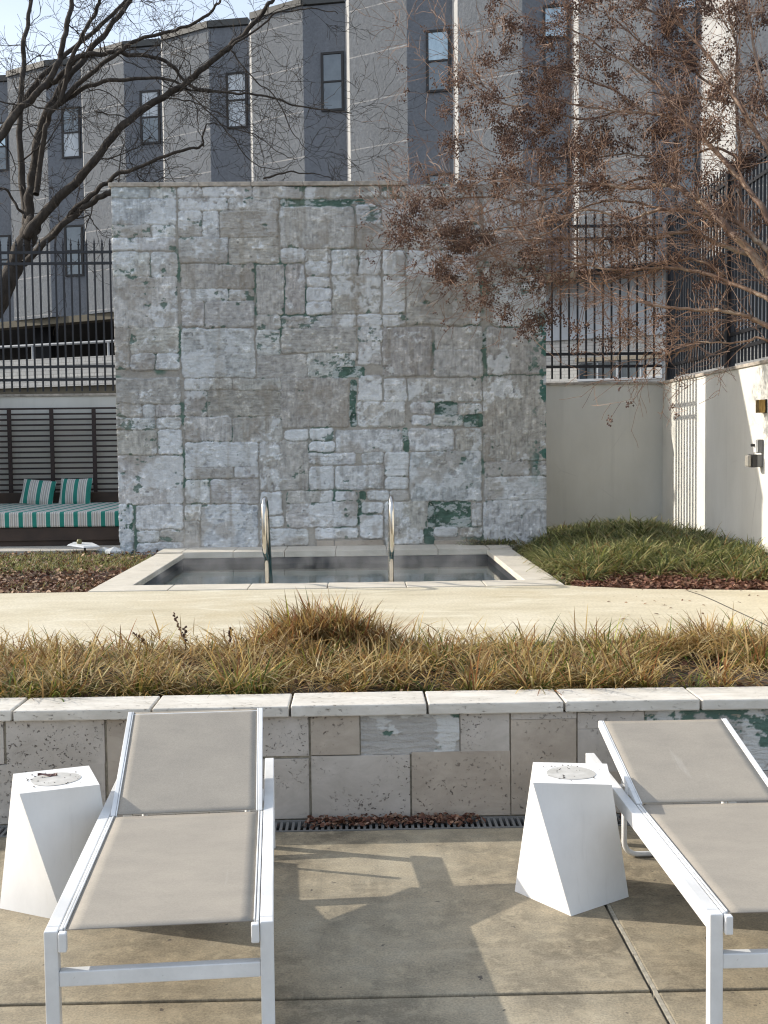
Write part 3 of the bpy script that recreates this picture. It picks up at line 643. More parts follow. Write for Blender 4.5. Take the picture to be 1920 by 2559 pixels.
# ------------------------------------------------------------------ slatted screen, daybed, pillows
t = thing('slatted_screen', (-5, 16.6, 1.0), 'dark wooden slatted screen on the wall behind the striped daybed', 'screen')
ztp = onY(150, 1021, 16.6).z; zbt = onY(150, 1224, 16.6).z; n = 16; dz = (ztp-zbt)/(n-1)
sl_ = None
for k in range(n):
    if sl_ is None: sl_ = MB().box(-8.6, -2.45, -.012, .010, -.0125, .0125).build('slat', DKWOOD, t); sl_.location = (5, 0, zbt-1.0)
    else: o = cp(sl_, t); o.location = (5, 0, zbt-1.0+dz*k)
bt_ = None
for k in range(9):
    x = onY(26+105.5*(2-k), 1100, 16.6).x
    if x > -2.5: continue
    if bt_ is None: bt_ = MB().box(-.027, .027, -.022, .0, -.06, ztp-zbt+.012).build('batten', DKWOOD, t)
    o = bt_ if k == 0 else cp(bt_, t); o.location = (x+5, .046 if False else -.014, zbt-1.0)
def stripes_material(scale, axis_rot=(0, 0, 0), nm='striped_canvas'):
    m = Mat(nm, 0.8); c = m.coord((scale, scale, scale), rot=axis_rot)
    sx = m.n('ShaderNodeSeparateXYZ'); m.l(c, sx.inputs[0]); fr = m.n('ShaderNodeMath', operation='FRACT'); m.l(sx.outputs[0], fr.inputs[0])
    G = (.012, .20, .155); Wt = (.62, .60, .55); Gr = (.30, .30, .29); Be = (.42, .38, .33)
    rp = m.n('ShaderNodeValToRGB'); rp.color_ramp.interpolation = 'CONSTANT'
    stops = [(0, G), (.30, Wt), (.36, Gr), (.41, Wt), (.46, Be), (.53, Gr), (.57, Wt), (.64, Gr), (.70, Be), (.76, Wt), (.82, Gr), (.88, Wt), (.97, G)]
    el = rp.color_ramp.elements
    while len(el) < len(stops): el.new(.5)
    for e, (p, cc) in zip(el, stops): e.position = p; e.color = (*cc, 1)
    m.l(fr.outputs[0], rp.inputs[0]); m.base(rp.outputs[0]).bump(m.noise(12, 5, .6), .5, .02).bump(m.noise(300, 2), .2, .001)
    return m.m
t = thing('daybed', (-5, 15.4, .496), 'dark brown wooden daybed platform left of the patched wall', 'daybed')
b = MB(); b.box(-5.15, -2.5, 14.12, 16.55, .497, .72); b.box(-5.17, -2.48, 14.09, 14.118, .56, .715); b.build('platform', BROWNWOOD, t, t.location, bevel=.006)
MB().box(-5.15, -2.5, 16.50, 16.57, .72, 1.045).build('back_board', BROWNWOOD, t, t.location, bevel=.006)
STR1 = stripes_material(1/.162, nm='mattress_canvas')
def cushion(nm, sx, sy, sz, mat, puff=.03, nx=24, ny=24, pinch=0.0):
    """soft box, centre origin, z up"""
    vs = []; fs = []
    x, y = np.meshgrid(np.linspace(-1, 1, nx), np.linspace(-1, 1, ny), indexing='ij')
    prof = np.clip((1-np.abs(x)**6)*(1-np.abs(y)**6), 0, 1)**.35
    full = np.clip((1-x*x)*(1-y*y), 0, 1)**.5
    zt = sz/2*(prof*(1-pinch)+pinch*full)+puff*full+.006*(fbm(x*3+5, y*3, 4, 303)-.5)*full
    k = 1-.06*pinch*(1-np.abs(y))*np.abs(x)**3; kk = 1-.06*pinch*(1-np.abs(x))*np.abs(y)**3
    X1 = x*sx/2*k; Y1 = y*sy/2*kk
    top = np.stack([X1, Y1, zt], -1).reshape(-1, 3); bot = np.stack([X1, Y1, -zt], -1).reshape(-1, 3)
    I = np.arange(nx*ny).reshape(nx, ny); f1 = np.stack([I[:-1, :-1], I[1:, :-1], I[1:, 1:], I[:-1, 1:]], -1).reshape(-1, 4)
    f2 = f1[:, ::-1]+nx*ny
    ring = np.concatenate([I[:, 0], I[-1, 1:], I[::-1, -1][1:], I[0, ::-1][1:-1]]); r2 = np.roll(ring, -1)
    f3 = np.stack([ring, ring+nx*ny, r2+nx*ny, r2], -1)
    return npmesh(nm, np.concatenate([top, bot]), np.concatenate([f1, f2, f3]), mat, smooth=True)
# thick striped mattress (boxy with softened edges)
b = MB(); b.box(-5.14, -2.50, 14.06, 16.48, .722, .902)
o = b.build('mattress', STR1, origin=(-5, 15.3, .722), bevel=.022)
tag(o, 'thick green, white and grey striped mattress on the dark daybed', 'mattress')
STR2 = stripes_material(1/.165, nm='pillow_canvas')
for (px, lab, rz, tl_, sh) in ((-3.98, 'striped throw pillow on the left, slumped against the slatted screen', .10, .95, .10), (-3.60, 'striped throw pillow on the right, standing upright against the slatted screen', -.06, 1.15, 0)):
    o = cushion('pillow', .44, .40, .05, STR2, .055, pinch=.8)
    sc = onY(93 if px < -3.8 else 187, 1235, 16.2)
    o.location = (sc.x, 16.25, 1.06); o.rotation_euler = (tl_, sh, rz); tag(o, lab, 'pillow', 'striped throw pillows on the daybed')

# little fallen path lamp and pale stones at the patio edge
p = onZ(208, 1376, .50)
t = thing('path_lamp', (p.x, p.y, .50), 'small white garden lamp plate with an olive knob at the patio edge below the daybed', 'garden lamp')
b = MB(); b.tube([(0, 0, .06), (0, 0, .075)], [.19, .17], 5); o = b.build('plate', WHITEMETAL, t); o.rotation_euler = (.08, .06, .4)
MB().tube([(-.04, 0, .07), (-.04, 0, .10), (-.04, 0, .13)], [.02, .032, .02], 10).build('knob', simple('olive_paint', (.14, .13, .05), .5, bump=0).m, t, smooth=True)
MB().tube([(0.02, 0, -.05), (0.02, 0, .062)], .012, 8).build('stake', BLACKPL, t)
for i, (xx_, yy_, s_) in enumerate(((262, 1380, .10), (287, 1383, .13))):
    p = onZ(xx_, yy_, .47); b = MB(); rr = random.Random(i); pts = []
    bm_v = [(0, 0, .6)] + [(math.cos(a)*rr.uniform(.8, 1.2), math.sin(a)*rr.uniform(.6, .9), .25) for a in np.arange(0, 6.28, .9)] + [(math.cos(a)*1.1, math.sin(a)*.9, -.3) for a in np.arange(0, 6.28, .9)]
    n = 7; f = [(0, 1+j, 1+(j+1) % n) for j in range(n)]+[(1+j, 1+n+j, 1+n+(j+1) % n, 1+(j+1) % n) for j in range(n)]
    b.add([(v[0]*s_, v[1]*s_, v[2]*s_) for v in bm_v], f)
    o = b.build('stone', simple('pale_stone%d' % i, (.42, .44, .45), .8, var=.2, nscale=9).m); o.location = (p.x, p.y, .47)
    tag(o, 'pale broken stone chip at the foot of the patched wall, ' + ('farther from it' if i == 0 else 'touching its left corner'), 'stone', 'pale stone chips')

# ------------------------------------------------------------------ the building behind
ZR, ZU = EYE+10.4, EYE+3.64
A0 = (-.08, 28.03); PER = (2.40, -1.47); LT = (1.30, -.92); DK = (1.01, -.22)
def stucco(name, c, var, line=None):
    m = Mat(name, .9)
    g = m.ramp(m.noise(1.2, 6, .6, (1, 1, .35)), [(.3, [x*(1-var) for x in c]), (.7, [x*(1+var) for x in c])])
    if line is not None:
        sx = m.n('ShaderNodeSeparateXYZ'); m.l(m.tc.outputs['Object'], sx.inputs[0])
        a = m.n('ShaderNodeMath', operation='MULTIPLY'); m.l(sx.outputs[2], a.inputs[0]); a.inputs[1].default_value = 1/1.055
        w_ = m.n('ShaderNodeMath', operation='ADD'); m.l(a.outputs[0], w_.inputs[0]); w_.inputs[1].default_value = .37
        f_ = m.n('ShaderNodeMath', operation='FRACT'); m.l(w_.outputs[0], f_.inputs[0])
        lt = m.n('ShaderNodeMath', operation='LESS_THAN'); m.l(f_.outputs[0], lt.inputs[0]); lt.inputs[1].default_value = .026
        k = m.mix(1.0, lt.outputs[0], m.ramp(m.noise(5, 4), [(.35, .35), (.6, .9)]), 'MULTIPLY')
        g = m.mix(k, g, line)
    g = m.mix(1.0, g, m.ramp(m.noise(16, 6, .75), [(.3, (.80, .80, .80)), (.7, (1.2, 1.2, 1.2))]), 'MULTIPLY')
    m.base(g).bump(m.noise(12, 8, .8), .9, .05)
    return m.m
LITP = stucco('lit_bay_stucco', (.172, .185, .20), .10, (.40, .39, .38))  # bay stucco as toned for the faces the sun grazes
SHADEP = stucco('shaded_bay_stucco', (.185, .196, .214), .08)  # shaded copy of the bay stucco, its tone lifted slightly
LITRET = simple('sunlit_return_stucco', (.37, .37, .365), .85, var=.1, nscale=5, bump=.3, bscale=40, bdist=.01).m  # lighter copy of the stucco, sun brightness put into its colour
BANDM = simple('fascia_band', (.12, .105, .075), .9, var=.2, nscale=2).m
VOID = simple('garage_dark', (.028, .028, .03), .95, var=.3, nscale=.7, bump=0).m  # near-black colour stands in for the unlit space under the building
ROOFC = simple('roof_edge_metal', (.065, .065, .06), .6, bump=0).m
bld = thing('grey_building', (0, 29, .47), 'long grey stucco building with saw-tooth bays and narrow windows behind the garden', 'building')
front = []; segs = []
def add2(p, q): return (p[0]+q[0], p[1]+q[1])
A_list = [(A0[0]+PER[0]*k, A0[1]+PER[1]*k) for k in range(-7, 3)]
last = (7.22, 22.55)
A_list.append(last); A_list += [add2(last, (PER[0]*k, PER[1]*k)) for k in (1, 2, 3)]
for i, A in enumerate(A_list[:-1]):
    B_ = add2(A, LT); Cc = add2(B_, DK)
    nxt = A_list[i+1]
    if nxt == last: Cc = (6.90, 23.80); B_ = (6.0, 24.02)
    segs.append((A, B_, Cc, nxt))
winframe = simple('dark_window_frame', (.020, .017, .015), .5, bump=0).m
GL = Mat('window_glass', .04, 0.0); GL.b.inputs['Specular IOR Level'].default_value = 1.0
GL.base(GL.ramp(GL.noise(1.2, 4, .6), [(.35, (.05, .065, .075)), (.7, (.14, .165, .175))])); GL.b.inputs['Coat Weight'].default_value = 1.0
GLM = Mat('window_glass_reflecting', .05, .75); GLM.base(GLM.ramp(GLM.noise(1.6, 5, .65, (1, 1, .5)), [(.3, (.28, .34, .36)), (.7, (.62, .70, .72))])); 
CURT = Mat('curtained_glass', .12); CURT.base(CURT.ramp(CURT.noise(2, 4, .6, (3, 3, .4)), [(.3, (.42, .45, .47)), (.7, (.60, .62, .63))])); 
def quadwall(p, q, z0, z1, th=.12):
    b = MB(); n = Vector((q[1]-p[1], -(q[0]-p[0]), 0)).normalized()
    ib = (-n.x*th, -n.y*th)
    b.prism([p, q, add2(q, ib), add2(p, ib)], z0, z1); return b
def window(P, Q, t0, t1, z0, z1, upm, lowm):
    P = Vector((P[0], P[1], 0)); Q = Vector((Q[0], Q[1], 0)); d = (Q-P); n = Vector((d.y, -d.x, 0)).normalized(); a = P+d*t0; c = P+d*t1
    L = (c-a).length; dd = (c-a)/L
    def bx(s0, s1, za, zb_, o0, o1, m, nm, par):
        p = a+dd*s0; q = a+dd*s1
        pts = [p+n*o1, q+n*o1, q+n*o0, p+n*o0]
        return MB().prism([(v.x, v.y) for v in pts], za, zb_).build(nm, m, par, bld.location)
    fr_ = MB()
    for (s0, s1, za, zb_) in ((0, .055, z0, z1), (L-.055, L, z0, z1), (.055, L-.055, z0, z0+.05), (.055, L-.055, z1-.05, z1), (.055, L-.055, (z0+z1)/2-.02, (z0+z1)/2+.02)):
        p = a+dd*s0; q = a+dd*s1; pts = [p+n*.045, q+n*.045, q+n*.0, p+n*.0]; fr_.prism([(v.x, v.y) for v in pts], za, zb_)
    f = fr_.build('window', winframe, bld, bld.location)
    bx(.05, L-.05, z0+.05, (z0+z1)/2, .004, .022, lowm, 'pane', f).parent = f
    bx(.05, L-.05, (z0+z1)/2, z1-.05, .004, .018, upm, 'pane', f).parent = f
for i, (A, B_, Cc, nxt) in enumerate(segs):
    quadwall(A, B_, ZU, ZR).build('lit_bay', LITP, bld, bld.location)
    e = .0; Pm = (B_[0]+(Cc[0]-B_[0])*.36, B_[1]+(Cc[1]-B_[1])*.36+.012)
    quadwall(B_, Pm, ZU, ZR-.02).build('shaded_bay', SHADEP, bld, bld.location)
    quadwall(Pm, Cc, ZU, ZR-.02).build('shaded_bay', SHADEP, bld, bld.location)
    quadwall(Cc, nxt, ZU, ZR-.01).build('sunlit_return', LITRET, bld, bld.location)
    # roof edge
    rb = MB()
    for p, q, zt in ((A, B_, 0), (B_, Cc, 0)):
        n = Vector((q[1]-p[1], -(q[0]-p[0]), 0)).normalized(); o1 = (n.x*.05, n.y*.05); o2 = (-n.x*.3, -n.y*.3)
        rb.prism([add2(p, o1), add2(q, o1), add2(q, o2), add2(p, o2)], ZR+.002+.003*(p == B_), ZR+.16+.004*(p == B_))
    rb.build('roof_edge', ROOFC, bld, bld.location)
    kk = i-7
    pm = {0: (GLM, GL), 1: (GLM, GL), -1: (GL, GL), -2: (CURT, CURT), -3: (CURT, GL), -4: (GL, CURT)}.get(kk, (GLM, GL))
    window(Pm, Cc, .10 if kk < 2 else .2, .93, EYE+7.90, EYE+9.27, *pm)
    window(Pm, Cc, .10 if kk < 2 else .2, .93, EYE+4.72, EYE+6.10, GL if kk != -3 else CURT, GL)
# roof deck and soffit
poly = []
for (A, B_, Cc, nxt) in segs: poly += [A, B_, Cc]
poly.append(segs[-1][3])
back = [add2(poly[-1], (4, 8)), add2(poly[0], (4, 9))]
pin = [(p[0]+.06, p[1]+.12) for p in poly]
MB().prism(pin+back, ZR-.35, ZR-.06).build('roof', ROOFC, bld, bld.location)
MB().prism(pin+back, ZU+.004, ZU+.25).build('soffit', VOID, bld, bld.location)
# fascia beam under the bays along the average line
def off(p, k): n = Vector((-1.47, -2.40)).normalized(); return (p[0]+n.x*k, p[1]+n.y*k)
l0 = A_list[0]; l1 = A_list[-1]
MB().prism([off(l0, -.02), off((4.7, 25.1), -.02), off((4.7, 25.1), -.5), off(l0, -.5)], ZU-.18, ZU-.002).build('fascia_beam', BANDM, bld, bld.location)
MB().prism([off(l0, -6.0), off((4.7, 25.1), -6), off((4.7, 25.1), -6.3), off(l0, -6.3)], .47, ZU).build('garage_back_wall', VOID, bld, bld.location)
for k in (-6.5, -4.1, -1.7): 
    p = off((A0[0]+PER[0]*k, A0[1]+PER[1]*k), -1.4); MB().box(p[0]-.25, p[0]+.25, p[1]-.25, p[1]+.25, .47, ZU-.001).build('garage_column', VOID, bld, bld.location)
# infilled white ground floor at the right
_m = Mat('white_painted_brick', .8)
btx = _m.n('ShaderNodeTexBrick'); mpb = _m.coord((1, 1, 1), rot=(R(90), 0, 0)); 
sx = _m.n('ShaderNodeSeparateXYZ'); _m.l(_m.tc.outputs['Object'], sx.inputs[0]); ad = _m.n('ShaderNodeMath', operation='MULTIPLY'); _m.l(sx.outputs[0], ad.inputs[0]); ad.inputs[1].default_value = 1.17
cb = _m.n('ShaderNodeCombineXYZ'); _m.l(ad.outputs[0], cb.inputs[0]); _m.l(sx.outputs[2], cb.inputs[1]); _m.l(cb.outputs[0], btx.inputs['Vector'])
sock(btx, 'Scale').default_value = 1; sock(btx, 'Brick Width').default_value = .215; sock(btx, 'Row Height').default_value = .075; sock(btx, 'Mortar Size').default_value = .006
sock(btx, 'Color1').default_value = (.56, .545, .51, 1); sock(btx, 'Color2').default_value = (.50, .485, .455, 1); sock(btx, 'Mortar').default_value = (.36, .345, .32, 1)
WBRICK = _m.base(btx.outputs[0]).bump(btx.outputs[0], .6, .01).bump(_m.noise(40, 4), .3, .01).m
SMOOTHW = simple('white_painted_render', (.48, .50, .52), .8, var=.07, nscale=2, bump=.2).m
q0 = off((1.2, 27.25), -.9); q1 = off((4.95, 24.95), -.9); q2 = off((9.5, 22.1), -.9)
MB().prism([q0, q2, off(q2, -.3), off(q0, -.3)], EYE+2.33, ZU-.001).build('ground_floor_render', SMOOTHW, bld, bld.location)
MB().prism([off(q0, .03), off(q2, .03), off(q2, -.3), off(q0, -.3)], .47, EYE+2.27).build('ground_floor_brick', WBRICK, bld, bld.location)
MB().prism([off(q0, .10), off(q2, .10), off(q2, -.3), off(q0, -.3)], EYE+2.272, EYE+2.328).build('string_course', SMOOTHW, bld, bld.location)
qd = Vector((q2[0]-q0[0], q2[1]-q0[1])); 
def qpt(u): return (q0[0]+qd.x*u, q0[1]+qd.y*u)
for (xa, xb) in ((1447, 1545), (1552, 1655)):
    us = []
    for xx_ in (xa, xb):
        d = ray(xx_, 925); # intersection in plan with the brick face
        n = Vector((-1.47, -2.40)).normalized(); c0 = Vector(off(q0, .03)); u = (c0.dot(n))/(Vector((d.x, d.y)).dot(n)); us.append(Vector((d.x, d.y))*u)
    P = (us[0].x, us[0].y); Q = (us[1].x, us[1].y)
    def qb(k, o0, o1, z0, z1, m, nm, par, s0=0., s1=1.):
        P2 = (P[0]+(Q[0]-P[0])*s0, P[1]+(Q[1]-P[1])*s0); Q2 = (P[0]+(Q[0]-P[0])*s1, P[1]+(Q[1]-P[1])*s1)
        return MB().prism([off(P2, o1), off(Q2, o1), off(Q2, o0), off(P2, o0)], z0, z1).build(nm, m, par, bld.location)
    fr_ = MB(); z0, z1 = EYE+1.35, EYE+1.77
    for (s0, s1, za, zb_) in ((-.02, .03, z0, z1), (.97, 1.02, z0, z1), (.03, .97, z0, z0+.05), (.48, .52, z0+.05, z1), (.03, .97, z1-.03, z1)):
        P2 = (P[0]+(Q[0]-P[0])*s0, P[1]+(Q[1]-P[1])*s0); Q2 = (P[0]+(Q[0]-P[0])*s1, P[1]+(Q[1]-P[1])*s1)
        fr_.prism([off(P2, .06), off(Q2, .06), off(Q2, 0), off(P2, 0)], za, zb_)
    f = fr_.build('window', SMOOTHW, bld, bld.location)
    qb(0, .002, .03, z0, z1-.02, GL, 'pane', f)
    qb(0, .0, .12, z1+.005, z1+.09, simple('window_hood', (.30, .26, .20), .8, bump=0).m, 'window_hood', f, -.05, 1.05)
# garage parapet of pale brick with pipe rail, left
pt = thing('brick_parapet', (-6, 24.4, .47), 'low sunlit pale brick parapet seen through the fence at the left, with a pipe rail', 'parapet')
a_, c_ = (-14.0, 27.75), (-.6, 21.9); n = Vector((c_[1]-a_[1], -(c_[0]-a_[0]))).normalized()
def po(p, k): return (p[0]+n.x*k, p[1]+n.y*k)
ya = -7.6*1.0
MB().prism([a_, c_, po(c_, -.25), po(a_, -.25)], 2.92, 3.50).build('brick_face', WBRICK, pt, pt.location)
MB().prism([po(a_, -.08), po(c_, -.08), po(c_, -.25), po(a_, -.25)], .47, 2.918).build('recessed_base', BANDM, pt, pt.location)  # dark brown base wall set back below the brick
for z in (2.99+.36, 3.10): MB().prism([po(a_, .012), po(c_, .012), c_, a_], z, z+.03).build('brick_ledge', WBRICK, pt, pt.location)
MB().tube([po(a_, -.12)+(3.79,), po(c_, -.12)+(3.79,)], .028, 8).build('pipe_rail', simple('galvanised', (.30, .31, .32), .45, bump=0).m, pt, pt.location)
pp = None; d_ = Vector((c_[0]-a_[0], c_[1]-a_[1]))
for k in range(8):
    u = .03+k*.128; P = po((a_[0]+d_.x*u, a_[1]+d_.y*u), -.12)
    if pp is None: pp = MB().tube([(0, 0, 0), (0, 0, .30)], .025, 8).build('rail_post', simple('galvanised_post', (.36, .37, .38), .45, bump=0).m, pt)
    o = pp if k == 0 else cp(pp, pt); o.location = (P[0]-pt.location.x, P[1]-pt.location.y, 3.49-pt.location.z)
# ================================================================== LOUNGERS
def make_lounger(label, back_ang, back_len=.60):
    t = thing('sun_lounger', (0, 0, 0), label, 'sun lounger', 'white framed sun loungers on the terrace')
    H_, Wd, Ln = .36, .613, 1.70; tb = .037; hw = Wd/2
    hinge = .99
    for s in (-1, 1):
        x0, x1 = sorted((s*hw, s*(hw-tb)))
        MB().box(x0, x1, tb+.001, Ln, H_-.052, H_).build('side_rail', WHITEMETAL, t, bevel=.003)
        MB().box(x0, x1, 0, tb, 0, H_).build('leg', WHITEMETAL, t, bevel=.003)
        MB().box(x0, x1, Ln-.075, Ln-.075+tb, 0, H_-.053).build('leg', WHITEMETAL, t, bevel=.003)
        # sling extrusions of the seat, twin lips
        xs_ = s*(hw-tb-.010)
        a, c = sorted((xs_+s*.008, xs_-s*.001))
        b = MB(); b.box(a, c, .012, hinge-.006, H_-.035, H_+.001); b.build('seat_rail', WHITEMETAL, t, bevel=.002)
        b = MB(); a2, c2 = sorted((xs_-s*.0025, xs_-s*.0075)); b.box(a2, c2, .018, hinge-.006, H_-.02, H_+.003); b.build('seat_rail_lip', WHITEMETAL, t, bevel=.0015)
        a3, c3 = sorted((xs_+s*.008, xs_-s*.014)); MB().box(a3, c3, -.012, .0115, H_-.055, H_-.002).build('end_cap', WHITEMETAL, t, bevel=.004)
        # back extrusions
        ca, sa = math.cos(back_ang), math.sin(back_ang)
        p0 = Vector((xs_-s*.002, hinge+.006, H_-.012)); p1 = p0+Vector((0, ca, sa))*back_len
        MB().beam(p0, p1, .016, .030).build('back_rail', WHITEMETAL, t, bevel=.002)
        MB().beam(p0+Vector((-s*.0115, 0, .004)), p1+Vector((-s*.0115, 0, .004)), .005, .020).build('back_rail_lip', WHITEMETAL, t, bevel=.0015)
        # bracket between rail and back
        yb = hinge+.12; MB().box(*sorted((s*(hw-tb-.0005), s*(hw-tb-.016))), yb, yb+.05, H_-.03, H_+.03).build('bracket', WHITEMETAL, t, bevel=.003)
    MB().box(-hw+tb, hw-tb, .003, tb-.003, .205, .247).build('front_crossbar', WHITEMETAL, t, bevel=.003)
    MB().box(-hw+tb, hw-tb, hinge+.26, hinge+.30, H_-.05, H_-.012).build('rear_crossbar', WHITEMETAL, t, bevel=.003)
    MB().box(-hw+tb, hw-tb, Ln-.07, Ln-.035, .16, .20).build('rear_crossbar', WHITEMETAL, t, bevel=.003)
    # bent tube prop under the back
    P = []; xw = .20
    def arc(cx_, cz_, a0, a1, r, n=6): return [(cx_+r*math.cos(a0+(a1-a0)*k/n), 0, cz_+r*math.sin(a0+(a1-a0)*k/n)) for k in range(n+1)]
    P = [(-xw, 0, H_-.05)]+arc(-xw+.05, .062, math.pi, 1.5*math.pi, .05)+arc(xw-.05, .062, 1.5*math.pi, 2*math.pi, .05)+[(xw, 0, H_-.05)]
    MB().tube([(x, 1.46, z) for x, _, z in P], .011, 8).build('bent_prop', WHITEMETAL, t, smooth=True)
    # slings
    def sheet(nm, y0, y1, zf, sag, ny=26, nx=14, hem=True):
        hx = hw-tb-.0185
        x, s_ = np.meshgrid(np.linspace(-hx, hx, nx), np.linspace(0, 1, ny), indexing='ij')
        yy, zz = zf(s_); prof = (1-(x/hx)**2)
        zz = zz-sag*prof*np.sin(np.pi*np.clip(s_, .0, 1))**.5+.0012*(fbm(x*9+3, s_*7, 3, 401)-.5)
        top = np.stack([x, yy, zz], -1).reshape(-1, 3); bot = top-np.array((0, 0, .0025))
        I = np.arange(nx*ny).reshape(nx, ny); f1 = np.stack([I[:-1, :-1], I[1:, :-1], I[1:, 1:], I[:-1, 1:]], -1).reshape(-1, 4)
        ring = np.concatenate([I[:, 0], I[-1, 1:], I[::-1, -1][1:], I[0, ::-1][1:-1]]); r2 = np.roll(ring, -1)
        return npmesh(nm, np.concatenate([top, bot]), np.concatenate([f1, f1[:, ::-1]+nx*ny, np.stack([ring, ring+nx*ny, r2+nx*ny, r2], -1)]), FABRIC, t, smooth=False)
    y_h = hinge-.004
    sheet('seat_sling', 0, y_h, lambda s_: (.016+(y_h-.016)*s_, H_-.002+0*s_), .002)
    ca, sa = math.cos(back_ang), math.sin(back_ang)
    sheet('back_sling', 0, 1, lambda s_: (hinge+.012+ca*(back_len-.012)*s_, H_+.002+sa*(back_len-.012)*s_), .0015)
    p0 = Vector((-hw+tb+.02, hinge+.006+ca*(back_len-.01), H_-.012+sa*(back_len-.01))); MB().beam(p0, p0+Vector((2*(hw-tb-.02), 0, 0)), .018, .018).build('top_bar', WHITEMETAL, t, bevel=.003)
    p0 = Vector((-hw+tb+.02, hinge-.005, H_-.022)); MB().beam(p0, p0+Vector((2*(hw-tb-.02), 0, 0)), .02, .02).build('hinge_bar', WHITEMETAL, t, bevel=.003)
    return t
L1 = make_lounger('left white framed lounger with taupe mesh sling, the one whose back is raised higher', R(23.5), .61)
L1.location = (-.551, 3.13, 0); L1.rotation_euler = (0, 0, R(4.0))
L2 = make_lounger('white framed lounger with flatter back, cut off by the right edge of the picture', R(13.0), .66)
L2.location = (.946+.307, 3.14, 0); L2.rotation_euler = (0, 0, R(.45))

# ================================================================== TWISTED TABLES
def make_table(label, seed, leaf):
    t = thing('side_table', (0, 0, 0), label, 'side table', 'white twisted side tables')
    h = .45; st_, sb = .275/2**.5, .292/2**.5
    T = [(st_*math.cos(R(225+90*k)), st_*math.sin(R(225+90*k)), h) for k in range(4)]     # FL, FR, BR, BL
    Bm = [(sb*math.cos(R(268+90*k)), sb*math.sin(R(268+90*k)), 0) for k in range(4)]      # near, right, back, left
    b = MB(); vs = T+Bm
    b.add(vs, [(0, 1, 2, 3), (7, 6, 5, 4)]); N = 10
    for k in range(4):                     # four ruled faces, each twisting from a top edge to a bottom edge
        a, c, d, e = [Vector(v) for v in (T[k], T[(k+1) % 4], Bm[(k+1) % 4], Bm[k])]; g = []
        for i in range(N+1):
            for j in range(N+1): g.append((a.lerp(c, i/N)).lerp(e.lerp(d, i/N), j/N))
        b.add(g, [(i*(N+1)+j, i*(N+1)+j+1, (i+1)*(N+1)+j+1, (i+1)*(N+1)+j) for i in range(N) for j in range(N)])
    o = b.build('twisted_body', WHITECOMP, t)
    import bmesh
    bm = bmesh.new(); bm.from_mesh(o.data); bmesh.ops.remove_doubles(bm, verts=bm.verts, dist=.0004); bmesh.ops.recalc_face_normals(bm, faces=bm.faces)
    for f in bm.faces: f.smooth = True
    for ed in bm.edges:
        if len(ed.link_faces) == 2 and ed.calc_face_angle() > R(22): ed.smooth = False
        if len(ed.link_faces) != 2: ed.smooth = False
    bm.to_mesh(o.data); bm.free()
    # shallow round dish
    m = Mat('table_dish', .6); g = m.ramp(m.noise(9, 6, .65), [(.35, (.40, .385, .35)), (.65, (.60, .585, .55))])
    m.base(g).bump(m.noise(60, 4), .2, .003)
    n = 40; b = MB(); rr = [.0, .085, .094]; vs = [(0, 0, h+.0015)]
    rs_ = np.random.RandomState(seed)
    for k in range(n):
        a = 2*math.pi*k/n; r = .088+.003*math.sin(3*a+seed); vs.append((r*math.cos(a), r*math.sin(a), h+.0015))
    b.add(vs, [(0, 1+k, 1+(k+1) % n) for k in range(n)]); b.build('dished_top', m.m, t)
    # debris specks
    b = MB()
    for k in range(30):
        a = rs_.uniform(0, 6.28) if k % 3 else rs_.normal(2.4, .4); r = rs_.normal(.095, .012) if k % 2 else rs_.uniform(.03, .10); s = rs_.uniform(.001, .0028); x, y = r*math.cos(a), r*math.sin(a)
        b.box(x-s, x+s*1.3, y-s*.8, y+s, h+.0022, h+.0022+s*.6)
    b.build('seed_specks', simple('dark_specks', (.06, .05, .045), .9, bump=0).m, t)
    return t
T1 = make_table('white twisted block table between the two loungers, its top sprinkled with dark seeds', 3, False)
T1.location = (.762, 4.225, 0); T1.rotation_euler = (0, 0, R(-8.5))
T2 = make_table('white twisted block table left of the left lounger, one brown leaf lying on its top', 8, True)
T2.location = (-1.115, 4.262, 0); T2.rotation_euler = (0, 0, R(20.5))
# leaf on it
p = onZ(119, 1938, .455); b = MB(); vs = []; 
for k in range(9):
    u = k/8; ww = .010*math.sin(math.pi*u)**.7*(1 if k % 2 else .6); vs += [(-.035+.07*u, -ww, .004*math.sin(6*u)), (-.035+.07*u, ww, .006+.004*math.cos(5*u))]
b.add(vs, [(2*k, 2*k+2, 2*k+3, 2*k+1) for k in range(8)])
o = b.build('dead_leaf', simple('brown_leaf', (.10, .045, .035), .6, bump=0).m); o.location = (p.x, p.y, .456); o.rotation_euler = (0, 0, .2)
m_ = o.modifiers.new('thick', 'SOLIDIFY'); m_.thickness = .001
tag(o, 'curled brown leaf lying on the left white table', 'leaf')
